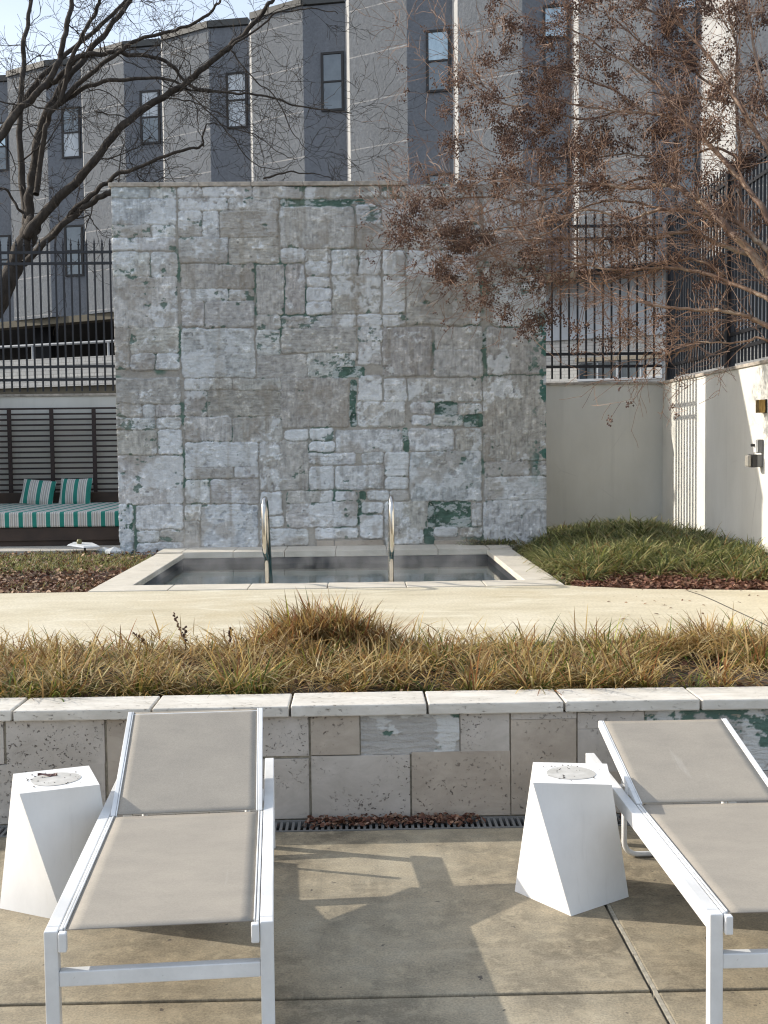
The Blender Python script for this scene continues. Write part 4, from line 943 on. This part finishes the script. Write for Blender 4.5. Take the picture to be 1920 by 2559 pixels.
# ================================================================== GRASS AND LEAVES
def blades(name, px, py, pz, L, spread, colf, kind='stuff', seed=0, wid=.0035, droop=1.0, cat=None, azb=None, cvr=(.15, 1.6)):
    rs = np.random.RandomState(seed); n = len(px)
    az = rs.uniform(0, 2*np.pi, n) if azb is None else azb
    lean = np.clip(rs.normal(spread, .30, n), .03, 1.6); cv = rs.uniform(cvr[0], cvr[1], n)[:, None]
    t_ = np.array([0, .3, .6, .82, 1.0]); hw_ = np.array([.8, 1, .85, .5, .05])*1.0
    ang = lean[:, None]*.75+cv*droop*t_[None, :]**1.3              # angle from vertical
    ang = np.clip(ang, 0, 2.6)
    seg = np.diff(t_, prepend=0)[None, :]*L[:, None]
    r = np.cumsum(np.sin(ang)*seg, 1); z = np.cumsum(np.cos(ang)*seg, 1)
    dx = np.cos(az)[:, None]; dy = np.sin(az)[:, None]
    cx_ = px[:, None]+dx*r; cy_ = py[:, None]+dy*r; cz_ = pz[:, None]+z
    tw = az+np.pi/2+rs.uniform(-.7, .7, n); wx_ = np.cos(tw)[:, None]; wy_ = np.sin(tw)[:, None]
    W = (wid*rs.uniform(.6, 1.35, n))[:, None]*hw_[None, :]
    a = np.stack([cx_-wx_*W, cy_-wy_*W, cz_], -1); b = np.stack([cx_+wx_*W, cy_+wy_*W, cz_], -1)
    V = np.stack([a, b], 2).reshape(n, -1, 3); m = V.shape[1]
    base = (np.arange(n)*m)[:, None, None]; q = np.array([[2*k, 2*k+1, 2*k+3, 2*k+2] for k in range(4)])[None]
    Fq = (base+q).reshape(-1, 4); col = colf(rs, n)                                  # (n,2,3) base, tip
    tt = np.repeat(t_, 2)[None, :, None]; C = col[:, 0][:, None]*(1-tt)+col[:, 1][:, None]*tt
    o = npmesh(name, V.reshape(-1, 3), Fq, BLADE, None, (0, 0, 0), C.reshape(-1, 3)); o['kind'] = kind
    return o
STRAW = np.array([(.56, .40, .15), (.44, .27, .09), (.22, .125, .05), (.64, .52, .28)]); GRN = np.array([(.15, .18, .03), (.09, .13, .025), (.26, .26, .05), (.05, .085, .02)]); RED = np.array([(.26, .12, .05), (.20, .09, .04)])
def dry(gfrac):
    def f(rs, n):
        g = rs.rand(n) < (gfrac if np.isscalar(gfrac) else gfrac); k = rs.rand(n) < .22
        b = np.where(g[:, None], GRN[rs.randint(0, 4, n)], STRAW[rs.randint(0, 4, n)]); tip = np.where((g & (rs.rand(n) < .5))[:, None], b*1.2, STRAW[rs.randint(0, 4, n)]*.9)
        tip = np.where(k[:, None], RED[rs.randint(0, 2, n)], tip); b = np.where((k & ~g)[:, None], RED[rs.randint(0, 2, n)]*1.2, b)
        s = rs.uniform(.6, 1.5, n)[:, None]; return np.stack([b*s*.9, tip*s], 1)
    return f
# front bed: clumps
rs = np.random.RandomState(12)
cxs = []; 
X_a, Y_a, L_a, G_a, Z_a, AZ = [], [], [], [], [], []
def clump(x, y, n, r, Lm, gf, z=.455):
    a = rs.uniform(0, 6.28, n); q = r*np.sqrt(rs.rand(n)); AZ.append(a+rs.normal(0, .75, n)+.0); X_a.append(x+q*np.cos(a)); Y_a.append(y+q*np.sin(a)); L_a.append(rs.normal(Lm, Lm*.22, n).clip(.05, .31)); G_a.append(np.full(n, gf)); Z_a.append(np.full(n, z))
dens = lambda x, y: fbm(np.array([x*1.6]), np.array([y*1.6]), 4, 500)[0]
for k in range(560):
    x = rs.uniform(-4.3, 4.3); y = rs.uniform(5.48, 6.72)
    d = dens(x, y)
    if d < .51 and y < 6.38 and rs.rand() < .93: continue
    gf = .34+.48*(fbm(np.array([x*.9]), np.array([y*2]), 3, 510)[0] > .54)
    right = 1 if x < 1.2 else 1.25
    clump(x, y, rs.randint(40, 95), rs.uniform(.05, .10), (.20 if y < 6.3 else .165)*right*rs.uniform(.55, 1.4), gf)
for k in range(60):   # tall mound of grass in the middle at the path
    a = rs.uniform(0, 6.28); q = .30*math.sqrt(rs.rand()); x = -.20+q*math.cos(a)*1.15; y = 6.62+q*math.sin(a)*.6
    clump(x, y, 55, .08, .22, .12, .47+.12*max(0, 1-(q/.32)**2))
for k in range(26):
    clump(rs.uniform(-3.6, 3.6), rs.uniform(5.47, 5.75), 42, .05, .13, 1.0)
for (x, y, l) in ((-.62, 6.45, .30), (-.52, 6.5, .26), (2.0, 6.7, .24), (2.4, 6.6, .25), (2.1, 6.2, .24)): clump(x, y, 70, .08, l, .4)
px, py, L = np.concatenate(X_a), np.concatenate(Y_a), np.concatenate(L_a); gfr = np.concatenate(G_a); pz = np.concatenate(Z_a)
azs = np.concatenate(AZ); keep = (py > 5.405); px, py, L, gfr, pz, azs = [q[keep] for q in (px, py, L, gfr, pz, azs)]
o = blades('tufted_grass', px, py, pz, L, .68, dry(gfr), seed=21, wid=.0036, droop=1.0, azb=azs, cvr=(.25, 2.0))
tag(o, 'dry straw and green tufted grass filling the bed behind the low stone wall', 'grass')
# long fallen straw blades
n = 16000; sx_, sy_ = rs.uniform(-4.2, 4.2, n), rs.uniform(5.45, 6.65, n); k_ = fbm(sx_*1.9, sy_*1.9, 4, 541) > .47; sx_, sy_ = sx_[k_], sy_[k_]; n = len(sx_); o = blades('fallen_straw', sx_, sy_, .465+rs.uniform(0, .13, n)*(.4+fbm(sx_*3, sy_*3, 3, 540)), rs.uniform(.06, .19, n), 1.35, lambda r, m: np.stack([STRAW[r.randint(0, 4, m)]*.8, STRAW[r.randint(0, 4, m)]], 1), seed=22, wid=.0036, droop=.5)
tag(o, 'fallen straw blades lying over the soil of the front bed', 'straw')
# right mound of evergreen tufts
X_a, Y_a, L_a, G_a, Z_a, AZ = [], [], [], [], [], []
def edge_y(x):  # near limit of the planting
    return 9.55+.25*math.sin(x*2.1)+(.1 if x > 2.4 else 0)
for k in range(1050):
    x = rs.uniform(1.70, 5.2); y = rs.uniform(9.55, 14.95)
    if x > XR-.04: continue
    if y < 9.75+.18*math.sin(3*x+1)+.12*max(0, x-2.2): continue
    if x < 1.74+.05*math.sin(y*5): continue
    if y > 12.9 and x < 1.75: continue
    n = rs.randint(55, 95); z = float(hill(x, y))
    a = rs.uniform(0, 6.28, n); AZ.append(a+rs.normal(0, .6, n)); q = .07*np.sqrt(rs.rand(n)); X_a.append(x+q*np.cos(a)); Y_a.append(y+q*np.sin(a)); lm = (.20 if y < 11.6 else .155)*rs.uniform(.65, 1.35); L_a.append(rs.normal(lm, lm*.2, n).clip(.05, None)); Z_a.append(np.full(n, z)); G_a.append(np.full(n, .88 if y > 10.2 else .72))
for k in range(26):     # grass creeping along the wall foot
    x = rs.uniform(1.15, 1.75); y = rs.uniform(13.18, 13.3); n = 22; AZ.append(rs.uniform(0, 6.28, n))
    X_a.append(x+rs.normal(0, .04, n)); Y_a.append(y+rs.normal(0, .02, n)); L_a.append(rs.uniform(.06, .14, n)); Z_a.append(np.full(n, .52)); G_a.append(np.full(n, .8))
px, py, L, pz, gfr, azs = [np.concatenate(q) for q in (X_a, Y_a, L_a, Z_a, G_a, AZ)]
keep = (px < XR-.03) & ((py < 13.32) | (px > 2.14)); px, py, L, gfr, pz, azs = [q[keep] for q in (px, py, L, gfr, pz, azs)]
GR2 = np.array([(.14, .16, .045), (.20, .21, .06), (.07, .095, .03), (.38, .36, .16)])
def ever(g):
    def f(rs, n):
        k = rs.rand(n) < g; b = np.where(k[:, None], GR2[rs.randint(0, 4, n)], STRAW[rs.randint(0, 4, n)]*.7); tip = np.where(k[:, None], b*1.25+.015, b); s = rs.uniform(.7, 1.15, n)[:, None]  # tips lightened in colour to read as sunlit tops
        return np.stack([b*s*.9, tip*s], 1)
    return f
o = blades('lily_turf', px, py, pz, L*1.1, .6, ever(gfr), seed=31, wid=.0056, droop=1.0, azb=azs, cvr=(.9, 2.5))
tag(o, 'dark green lily turf covering the mound in front of the corner walls', 'ground cover')
# left lawn
n = 42000; px = rs.uniform(-5.4, -2.18, n); py = rs.uniform(9.55, 13.5, n); dn = fbm(px*1.4, py*1.4, 4, 520); band = np.exp(-((py-12.3)/.75)**2)
keep = (rs.rand(n) < sstep(.30, .62, dn*.55+.42*band)) ; px, py = px[keep], py[keep]; n = len(px)
o = blades('lawn_grass', px, py, np.full(n, .452), rs.uniform(.03, .09, n), .6, ever(np.full(n, .7)), seed=41, wid=.0035)
tag(o, 'thin green lawn between the pool rim and the daybed patio', 'lawn')

def leaves(name, x, y, z, s, pal, seed, label, flat=.5):
    rs = np.random.RandomState(seed); n = len(x)
    az = rs.uniform(0, 6.28, n); tl = rs.normal(0, flat, n); rl = rs.normal(0, flat, n)
    base = np.array([(-.5, 0, 0), (-.15, -.32, .10), (.15, -.30, .12), (.5, 0, .02), (.15, .30, .12), (-.15, .32, .10)])
    P = base[None]*s[:, None, None]*rs.uniform(.7, 1.3, (n, 1, 3)); ca, sa = np.cos(tl)[:, None], np.sin(tl)[:, None]
    P = np.stack([P[..., 0]*ca-P[..., 2]*sa, P[..., 1], P[..., 0]*sa+P[..., 2]*ca], -1); cr, sr = np.cos(rl)[:, None], np.sin(rl)[:, None]
    P = np.stack([P[..., 0], P[..., 1]*cr-P[..., 2]*sr, P[..., 1]*sr+P[..., 2]*cr], -1); cz, sz = np.cos(az)[:, None], np.sin(az)[:, None]
    P = np.stack([P[..., 0]*cz-P[..., 1]*sz+x[:, None], P[..., 0]*sz+P[..., 1]*cz+y[:, None], P[..., 2]+z[:, None]], -1)
    b0 = (np.arange(n)*6)[:, None, None]; Fq = (b0+np.array([[0, 1, 2, 3], [0, 3, 4, 5]])[None]).reshape(-1, 4)
    c = np.array(pal)[rs.randint(0, len(pal), n)]*rs.uniform(.6, 1.3, (n, 1)); C = np.repeat(c[:, None], 6, 1)
    o = npmesh(name, P.reshape(-1, 3), Fq, LEAF, None, (0, 0, 0), C.reshape(-1, 3)); o['kind'] = 'stuff'; tag(o, label, 'leaf litter'); return o
BRN = [(.20, .105, .06), (.28, .17, .10), (.14, .065, .04), (.38, .26, .17), (.10, .05, .035)]
REDB = [(.15, .065, .04), (.20, .095, .06), (.09, .04, .028), (.28, .16, .10)]
n = 15000; x = rs.uniform(-5.4, -2.2, n); y = rs.uniform(9.5, 13.55, n); k = rs.rand(n) < .22+.6*np.exp(-((y-10.2)/.8)**2); x, y = x[k], y[k]
leaves('leaf_litter', x, y, np.full(len(x), .465)+rs.uniform(0, .025, len(x)), rs.uniform(.025, .06, len(x)), BRN, 51, 'brown fallen leaves scattered over the thin lawn at the left')
n = 15000; x = rs.uniform(1.75, 5.0, n); y = rs.uniform(8.8, 10.2, n); k = (y > 9.38-.19*(x-1.75)) & (x < XR); x, y = x[k], y[k]
leaves('leaf_litter', x, y, hill(x, y)+.015+rs.uniform(0, .04, len(x)), rs.uniform(.02, .05, len(x)), REDB, 52, 'reddish brown leaf mulch along the front of the green mound')
n = 2300; x = rs.uniform(-.6, 1.7, n); y = rs.normal(5.085, .026, n); y = np.clip(y, 4.99, 5.13); dd = fbm(x*3, x*0, 4, 530); k = (rs.rand(n) < sstep(.35, .60, dd)*(1.2-.5*sstep(.1, .6, x))); x, y = x[k], y[k]
leaves('drain_leaves', x, y, .003+rs.uniform(0, .022, len(x))*sstep(5.0, 5.12, y), rs.uniform(.014, .030, len(x)), REDB+[(.30, .20, .15)], 53, 'brown leaves caught in the drain along the foot of the stone wall')
n = 3500; x = rs.uniform(-4, 4, n); y = rs.uniform(5.45, 6.6, n)
leaves('bed_litter', x, y, .462+rs.uniform(0, .02, n), rs.uniform(.02, .045, n), BRN, 54, 'dead leaves on the dark soil between the tufts of the front bed')
n = 60; x = rs.uniform(1.7, 3.6, n); y = rs.uniform(7.6, 9.2, n)
leaves('path_litter', x, y, np.full(n, .502), rs.uniform(.01, .035, n), BRN, 55, 'a few dead leaves blown onto the garden path at the right', .2)

# small dark seedling stems standing in the bed
for i, (xx_, yy_, hh) in enumerate(((476, 1545, .26), (462, 1560, .18), (560, 1570, .17), (404, 1575, .15))):
    p = onY(xx_, yy_, 6.55); t = thing('dry_seedling', (p.x, 6.55, .46), ['tallest dark seedling stem with small curled leaves in the front bed', 'dark seedling stem just left of the tallest one in the front bed', 'dark seedling stem right of the tall pair in the front bed', 'leftmost leaning dark seedling stem in the front bed'][i], 'seedling', 'dark seedlings in the grass bed')
    lean = (-.06, .0, .03, -.10)[i]; P = [(lean*k/5*1.5, .01*math.sin(k), hh*1.05*k/5) for k in range(6)]
    MB().tube(P, [.004, .0035, .003, .003, .002, .001], 5).build('stem', MTWIG, t)
    b = MB(); rr = random.Random(i)
    for k in range(14):
        u = .55+.45*k/14; q = Vector(P[min(5, int(u*5))]).lerp(Vector(P[min(5, int(u*5)+1)]), u*5-int(u*5)); a = rr.uniform(0, 6.28); s = .012
        e = q+Vector((math.cos(a)*s, math.sin(a)*s, s*.6)); b.add([q, q+Vector((0, 0, .012)), e+Vector((0, 0, .012)), e], [(0, 1, 2, 3)]); b.tube([e, e+Vector((0, 0, .008))], [.004, .003], 5)
    b.build('leaves', SEED, t)

# ================================================================== TREES
def wander(p, d, L, n, r, rr, sag=0.0, wob=.25, up_=0.0):
    pts = [Vector(p)]; d = Vector(d).normalized(); st_ = L/n
    for k in range(n):
        d = (d+Vector((rr.gauss(0, wob), rr.gauss(0, wob), rr.gauss(0, wob)+up_-sag))*.5).normalized(); pts.append(pts[-1]+d*st_)
    return pts
def grow(mb, p, d, L, r, lvl, rr, cfg, tips):
    n = max(3, int(L/cfg['seg'])); pts = wander(p, d, L, n, r, rr, cfg.get('sag', 0), cfg['wob'], cfg.get('up', 0))
    rad = [max(cfg['rmin'], r*(1-.75*k/n)) for k in range(n+1)]
    mb.tube(pts, rad, 4 if r > .006 else 3, False)
    tips.append(pts[-1])
    if lvl <= 0: return
    kn = cfg['kids'][lvl]
    for j in range(kn):
        u = rr.uniform(.2, 1.0); i = min(n-1, int(u*n)); q = pts[i].lerp(pts[i+1], u*n-i); dd = (pts[i+1]-pts[i]).normalized()
        side = dd.cross(Vector((rr.gauss(0, 1), rr.gauss(0, 1), rr.gauss(0, 1)))).normalized()
        nd = (dd*rr.uniform(.5, 1)+side*rr.uniform(.5, 1.0)).normalized()
        grow(mb, q, nd, L*rr.uniform(.4, .7), max(cfg['rmin'], rad[i]*.6), lvl-1, rr, cfg, tips)
def smoothpath(P, it=2):
    P = [Vector(p) for p in P]
    for _ in range(it):
        Q = [P[0]]
        for a, c in zip(P[:-1], P[1:]): Q += [a*.75+c*.25, a*.25+c*.75]
        P = Q+[P[-1]]
    return P
def limb(mb, pix, Ya, Yb, ra, rb, rr, wob=.03):
    n = len(pix); pts = []
    for k, (x, y) in enumerate(pix):
        u = k/(n-1); q = onY(x, y, Ya+(Yb-Ya)*u); pts.append(q+Vector((0, 0, 0)))
    pts = smoothpath(pts, 2); m = len(pts)
    pts = [q+Vector((rr.gauss(0, wob*.3), rr.gauss(0, wob), rr.gauss(0, wob*.3))) if 0 < i < m-1 else q for i, q in enumerate(pts)]
    pts = smoothpath(pts, 1); m = len(pts)
    rad = [(ra+(rb-ra)*(k/(m-1))**.8)*(1+rr.uniform(-.06, .06))*(.76 if Ya > 15 else .95) for k in range(m)]
    mb.tube(pts, rad, 10 if ra > .05 else 6, False)
    return pts, rad
s_ = 1920/1660
def sc(l): return [(x*s_, y*s_) for x, y in l]
# ---- left dark tree
rr = random.Random(4)
tt = thing('bare_tree', (-7.2, 17.9, .47), 'large leafless dark-barked tree standing behind the left fence', 'tree')
trunk = MB(); YT = 17.9
tips = []; limbs = []
limbs.append(limb(trunk, sc([(-190, 1075), (-150, 950), (-95, 820), (-45, 725), (0, 645), (30, 575), (58, 515), (75, 478)]), 17.9, 17.9, .27, .155, rr))
cfgs = [
 ([(62,505),(110,445),(160,400),(210,340),(270,265),(350,210),(400,180),(450,140),(500,100),(540,60),(580,15),(600,-20)], 17.8, 16.9, .105, .03),
 ([(62,505),(62,440),(72,380),(78,320),(92,260),(130,190),(165,150),(220,80),(260,30),(290,-20)], 17.9, 18.3, .105, .04),
 ([(60,500),(50,420),(45,330),(45,230),(50,130),(55,60),(68,-10)], 18.0, 18.8, .085, .035),
 ([(78,420),(90,320),(102,250),(135,215),(150,130),(185,70),(215,0)], 17.7, 17.3, .06, .03),
 ([(-40,345),(0,298),(30,250),(62,218),(95,190),(125,150),(135,90),(150,30),(158,-20)], 17.4, 17.9, .09, .04),
 ([(-20,310),(20,255),(60,200),(110,150),(165,95),(235,40),(290,-15)], 18.4, 18.9, .07, .035),
 ([(75,545),(118,500),(160,455),(200,420),(235,385),(300,362),(370,332),(440,315)], 17.6, 16.9, .075, .02),
 ([(52,570),(100,520),(140,480),(200,435),(235,418),(262,400)], 17.5, 17.2, .07, .05),
 ([(98,190),(135,165),(165,120),(220,115),(262,115),(310,120),(370,135),(395,175),(430,195),(490,198),(560,205),(640,228),(700,240),(760,245)], 17.9, 16.9, .062, .010),
 ([(130,225),(200,180),(270,168),(340,168),(385,175),(400,195),(460,200),(530,195)], 17.7, 17.3, .05, .012),
 ([(100,250),(160,190),(215,140),(260,112),(290,85),(340,75),(400,60),(450,35),(478,0),(485,-20)], 17.6, 17.0, .055, .018),
 ([(500,100),(560,62),(592,25),(640,20),(690,18),(730,30)], 16.9, 16.6, .024, .008),
 ([(570,386),(620,370),(650,374),(690,375),(720,388)], 16.9, 16.6, .020, .006),
 ([(440,315),(438,285),(455,262),(500,275),(560,290),(600,330),(640,345)], 16.9, 16.6, .016, .006),
 ([(400,195),(450,240),(500,290),(520,330),(560,360),(600,370),(640,350)], 17.1, 16.7, .016, .006),
 ([(500,110),(520,140),(560,180),(600,210),(620,260),(640,300),(670,330)], 16.9, 16.5, .018, .005),
 ([(350,210),(400,215),(470,240),(520,270),(560,300),(570,340)], 17.2, 16.9, .014, .005),
 ([(205,240),(250,250),(300,262),(330,290),(350,330)], 17.6, 17.2, .014, .005),
 ([(190,190),(240,200),(275,235),(300,280),(290,330)], 17.6, 17.2, .012, .005),
 ([(-20,420),(10,400),(30,440),(55,470)], 17.8, 17.9, .02, .03),
 ([(-30,215),(0,222),(60,225),(120,240),(180,230)], 17.6, 17.2, .02, .008),
 ([(52,345),(70,330),(92,312),(96,290)], 17.8, 17.6, .02, .008),
]
for (pix, a, c, ra, rb) in cfgs: limbs.append(limb(trunk, sc(pix), a, c, ra, rb, rr))
trunk.build('trunk', BARK, tt, tt.location, smooth=True)
tw = MB(); cfg = dict(seg=.06, wob=.42, sag=.0, up=.03, rmin=.0028, kids=[0, 3, 4])
for li, (pts, rad) in enumerate(limbs[1:]):
    Lt = sum((b-a).length for a, b in zip(pts[:-1], pts[1:])); n = int(Lt*3.3)
    for k in range(n):
        i = rr.randrange(int(len(pts)*.15), len(pts)-1); d = (pts[i+1]-pts[i]).normalized()
        side = Vector((rr.gauss(0, 1), rr.gauss(0, .7), rr.gauss(0, 1))).normalized(); nd = (d*rr.uniform(.3, 1)+side*.9).normalized()
        grow(tw, pts[i], nd, rr.uniform(.4, 1.35), min(rad[i]*.35, rr.uniform(.006, .014)), 2, rr, cfg, tips)
tw.build('twigs', BARK, tt, tt.location)

# ---- right crape myrtle
rr = random.Random(9)
mt = thing('crape_myrtle', (3.6, 9.2, .46), 'leafless reddish shrub tree with brown seed clusters arching in from the right edge', 'tree')
wood = MB(); ML = []
ML.append(limb(wood, [(2045, 1500), (2054, 1300), (2060, 1100), (2048, 950), (1990, 800), (1916, 670), (1829, 586), (1787, 537), (1752, 502), (1717, 478), (1672, 457), (1637, 464), (1585, 474), (1515, 460), (1445, 455), (1340, 464)], 9.2, 11.3, .060, .008, rr, .02))
mcf = [
 ([(2050, 950), (2035, 750), (1980, 620), (1920, 555), (1864, 460), (1829, 425), (1758, 347), (1712, 301), (1677, 289), (1613, 283), (1538, 278), (1457, 266), (1394, 249)], 9.6, 11.6, .038, .007),
 ([(1990, 800), (1950, 660), (1920, 625), (1885, 597), (1854, 565), (1822, 541), (1798, 537)], 9.75, 10.3, .032, .016),
 ([(1798, 540), (1752, 534), (1707, 527), (1654, 521), (1612, 534), (1578, 551), (1550, 544), (1487, 523), (1427, 530), (1375, 562)], 10.3, 10.9, .022, .006),
 ([(2050, 930), (1990, 850), (1920, 817), (1885, 796), (1847, 785), (1794, 775), (1742, 775), (1672, 768), (1620, 763), (1602, 747)], 9.6, 10.0, .03, .007),
 ([(2050, 900), (1980, 790), (1920, 747), (1882, 729), (1829, 708), (1777, 687), (1724, 673), (1654, 667), (1585, 673), (1515, 673), (1462, 660), (1410, 649)], 9.6, 11.0, .028, .007),
 ([(1812, 690), (1760, 656), (1724, 645), (1690, 652), (1654, 670), (1600, 690), (1550, 694), (1508, 712), (1450, 700), (1390, 690)], 10.5, 11.2, .018, .005),
 ([(1880, 640), (1787, 607), (1724, 576), (1654, 586), (1585, 607), (1535, 632), (1497, 639), (1472, 642), (1400, 650), (1320, 665)], 10.6, 11.4, .024, .005),
 ([(2035, 750), (2005, 560), (1960, 430), (1920, 376), (1885, 324), (1827, 231), (1799, 174), (1712, 69), (1654, 35), (1567, 12)], 9.75, 11.5, .034, .008),
 ([(1850, 560), (1851, 405), (1842, 289), (1839, 202), (1845, 116), (1828, 58), (1816, -20)], 10.9, 11.5, .02, .008),
 ([(2050, 1000), (1960, 880), (1900, 838), (1872, 855), (1800, 858), (1740, 852), (1690, 868), (1670, 886)], 9.55, 10.0, .014, .004),
 ([(1672, 457), (1600, 440), (1530, 470), (1440, 480), (1360, 500), (1290, 505), (1220, 530), (1160, 545)], 11.2, 11.9, .016, .004),
 ([(1613, 283), (1550, 230), (1470, 200), (1400, 175), (1330, 160), (1270, 180)], 11.3, 11.9, .014, .004),
 ([(1757, 347), (1680, 250), (1620, 190), (1560, 150), (1500, 120), (1450, 80), (1380, 60), (1300, 40)], 11.2, 12.0, .018, .004),
 ([(1827, 231), (1760, 200), (1700, 150), (1640, 130), (1590, 100), (1540, 50), (1490, 20)], 11.2, 11.8, .016, .004),
 ([(1538, 278), (1480, 300), (1400, 290), (1330, 270), (1260, 262), (1200, 230)], 11.4, 12.0, .012, .004),
 ([(1654, 521), (1580, 500), (1500, 500), (1420, 540), (1340, 560), (1260, 570), (1190, 590), (1120, 620)], 10.9, 11.8, .014, .004),
 ([(1410, 560), (1340, 600), (1260, 600), (1200, 640), (1170, 665)], 11.0, 11.7, .010, .004),
 ([(1462, 660), (1400, 680), (1300, 690), (1230, 720), (1210, 760)], 11.0, 11.5, .009, .004),
 ([(1300, 505), (1200, 490), (1130, 500), (1060, 520), (1010, 545)], 11.8, 12.2, .009, .0035),
 ([(1190, 590), (1120, 570), (1060, 580), (1020, 590)], 11.8, 12.2, .008, .0035),
 ([(1340, 464), (1260, 440), (1200, 450), (1130, 480)], 11.3, 12.0, .008, .004),
 ([(1394, 249), (1320, 230), (1240, 250), (1170, 200), (1150, 130)], 11.6, 12.1, .008, .0035),
 ([(1920, 300), (1850, 260), (1780, 250), (1700, 240), (1620, 230)], 11.4, 11.9, .015, .005),
 ([(1960, 430), (1900, 200), (1880, 100), (1860, -20)], 10.2, 11.6, .02, .008),
 ([(1851, 405), (1800, 360), (1720, 390), (1640, 400), (1560, 380), (1480, 400), (1400, 380), (1320, 370), (1250, 390), (1180, 350)], 11.0, 11.9, .016, .0035),
 ([(1787, 537), (1730, 560), (1650, 600), (1560, 590), (1480, 600), (1380, 590), (1300, 630), (1230, 640)], 10.8, 11.5, .013, .0035),
]
for (pix, a, c, ra, rb) in mcf: ML.append(limb(wood, pix, a, c, ra, rb, rr, .015))
# second stem rising from the root
wood.build('trunk', MBARK, mt, mt.location, smooth=True)
tw = MB(); tips = []; cfg = dict(seg=.07, wob=.24, sag=.0, up=.015, rmin=.0021, kids=[0, 3, 4])
for li, (pts, rad) in enumerate(ML):
    Lt = sum((b-a).length for a, b in zip(pts[:-1], pts[1:])); n = int(Lt*(9.5 if li else 8))
    for k in range(n):
        i = rr.randrange(int(len(pts)*.25), len(pts)-1); d = (pts[i+1]-pts[i]).normalized()
        side = Vector((rr.gauss(0, 1), rr.gauss(0, 1), rr.gauss(0, 1))).normalized(); nd = (d*rr.uniform(.5, 1.2)+side*.8+Vector((-.25, 0, .1))).normalized()
        grow(tw, pts[i], nd, rr.uniform(.3, .75), min(rad[i]*.5, rr.uniform(.003, .006)), 2, rr, cfg, tips)
def z2(x, y): return (960+x/1.729, y/1.729)
def z4(x, y): return (960+x/1.729, 560+y/1.729)
CL = [(z2(*p), s) for p, s in [((560,90),1),((600,130),.8),((540,180),.9),((680,180),1.2),((780,230),1.3),((870,210),.7),((1120,230),1.2),((1290,200),1.9),((1250,120),1.5),((700,350),2.0),((760,390),1.8),((640,380),1.2),((430,450),1.2),((480,500),.8),((750,450),1.6),((520,560),1.2),((620,620),1.8),((540,650),1.4),((760,700),1.4),((900,570),1.4),((1200,540),1.1),
 ((1300,420),1.1),((1420,530),1.0),((1250,690),1.6),((1230,740),1.2),((910,800),1.2),((60,950),1.1),((110,900),1.0),((250,850),1.2),((240,1000),.8),((340,1000),1.5),((390,1010),1.3),((100,1030),.8),((400,760),1.1),((300,600),.8),((260,490),.6),((50,1040),.7),((330,1070),1.4),((480,20),.8),((880,10),1),((1380,30),1),((1580,450),1),((470,240),.8),((330,350),.8),((350,500),.7),((560,720),1.4),((480,780),1.2),((620,500),1.3),((1000,330),.8),((1050,450),.7),((1350,280),.9),((1330,640),.9),((690,560),1.5),((820,640),1.0),((300,640),.7)]]
CL += [(z4(*p), s) for p, s in [((260,200),1.1),((230,180),.7),((300,225),.8),((430,250),.9),((410,330),.9),((520,385),.7),((660,250),.9),((660,430),1.1),((710,400),1.0),((630,460),.7),((840,450),.6),((950,510),.6),((830,540),.4),((1030,430),.6),((1170,400),.7),((1180,560),.4),((130,40),.9),((350,80),1.4),((560,200),.5),((1240,480),.5),((1020,60),.7)]]
rq = random.Random(77)
CL += [((rq.uniform(1430, 1910), rq.uniform(-10, 430)), rq.uniform(.5, 1.3)) for _ in range(44)] + [((rq.uniform(1300, 1900), rq.uniform(430, 700)), rq.uniform(.35, .9)) for _ in range(24)]
caps = MB(); allp = [(q, li) for li, (pts, rad) in enumerate(ML) for q in pts[len(pts)//4:]]
def capsule(mb, q, r):
    a, b2 = r, r*1.25
    mb.add([q+Vector((a, 0, 0)), q+Vector((0, a, 0)), q+Vector((-a, 0, 0)), q+Vector((0, -a, 0)), q+Vector((0, 0, b2)), q+Vector((0, 0, -b2))], [(0,1,4),(1,2,4),(2,3,4),(3,0,4),(1,0,5),(2,1,5),(3,2,5),(0,3,5)])
def cluster(c, s, n, src=None):
    axis = Vector((rr.gauss(-.4, .5), rr.gauss(0, .5), rr.gauss(.2, .5))).normalized()
    for k in range(n):
        q = c+axis*rr.uniform(-.09, .09)*s+Vector((rr.gauss(0, .041), rr.gauss(0, .041), rr.gauss(0, .041)))*s; capsule(caps, q, rr.uniform(.0058, .0098))
        if k % 4 == 0: tw.tube([c+axis*rr.uniform(-.05, .05)*s, q], [.0022, .0016], 3, False)
for (xy, s) in CL:
    # depth from the closest limb point in direction
    best = None
    for Yt in (10.6, 11.0, 11.4, 11.8):
        p = onY(xy[0], xy[1], Yt)
        for q, li in allp[::2]:
            dd = (q-p).length
            if best is None or dd < best[0]: best = (dd, p, q)
    dd, p, q = best; p = p+Vector((0, rr.uniform(-.15, .15), 0)); mid = (p+q)/2+Vector((0, 0, .1*dd))
    tw.tube(smoothpath([q, mid, p], 2), [.004]*2+[.003]*100 if False else .0034, 3, False)
    for j in range(int(2+3.0*s)): cluster(p+Vector((rr.gauss(0, .055), rr.gauss(0, .10), rr.gauss(0, .05)))*s, .85, int(44*min(s, 1.3)))
for q in tips:
    if rr.random() < .07: cluster(q, rr.uniform(.3, .6), rr.randint(5, 16))
tw.build('twigs', MTWIG, mt, mt.location)
caps.build('seed_heads', SEED, mt, mt.location)
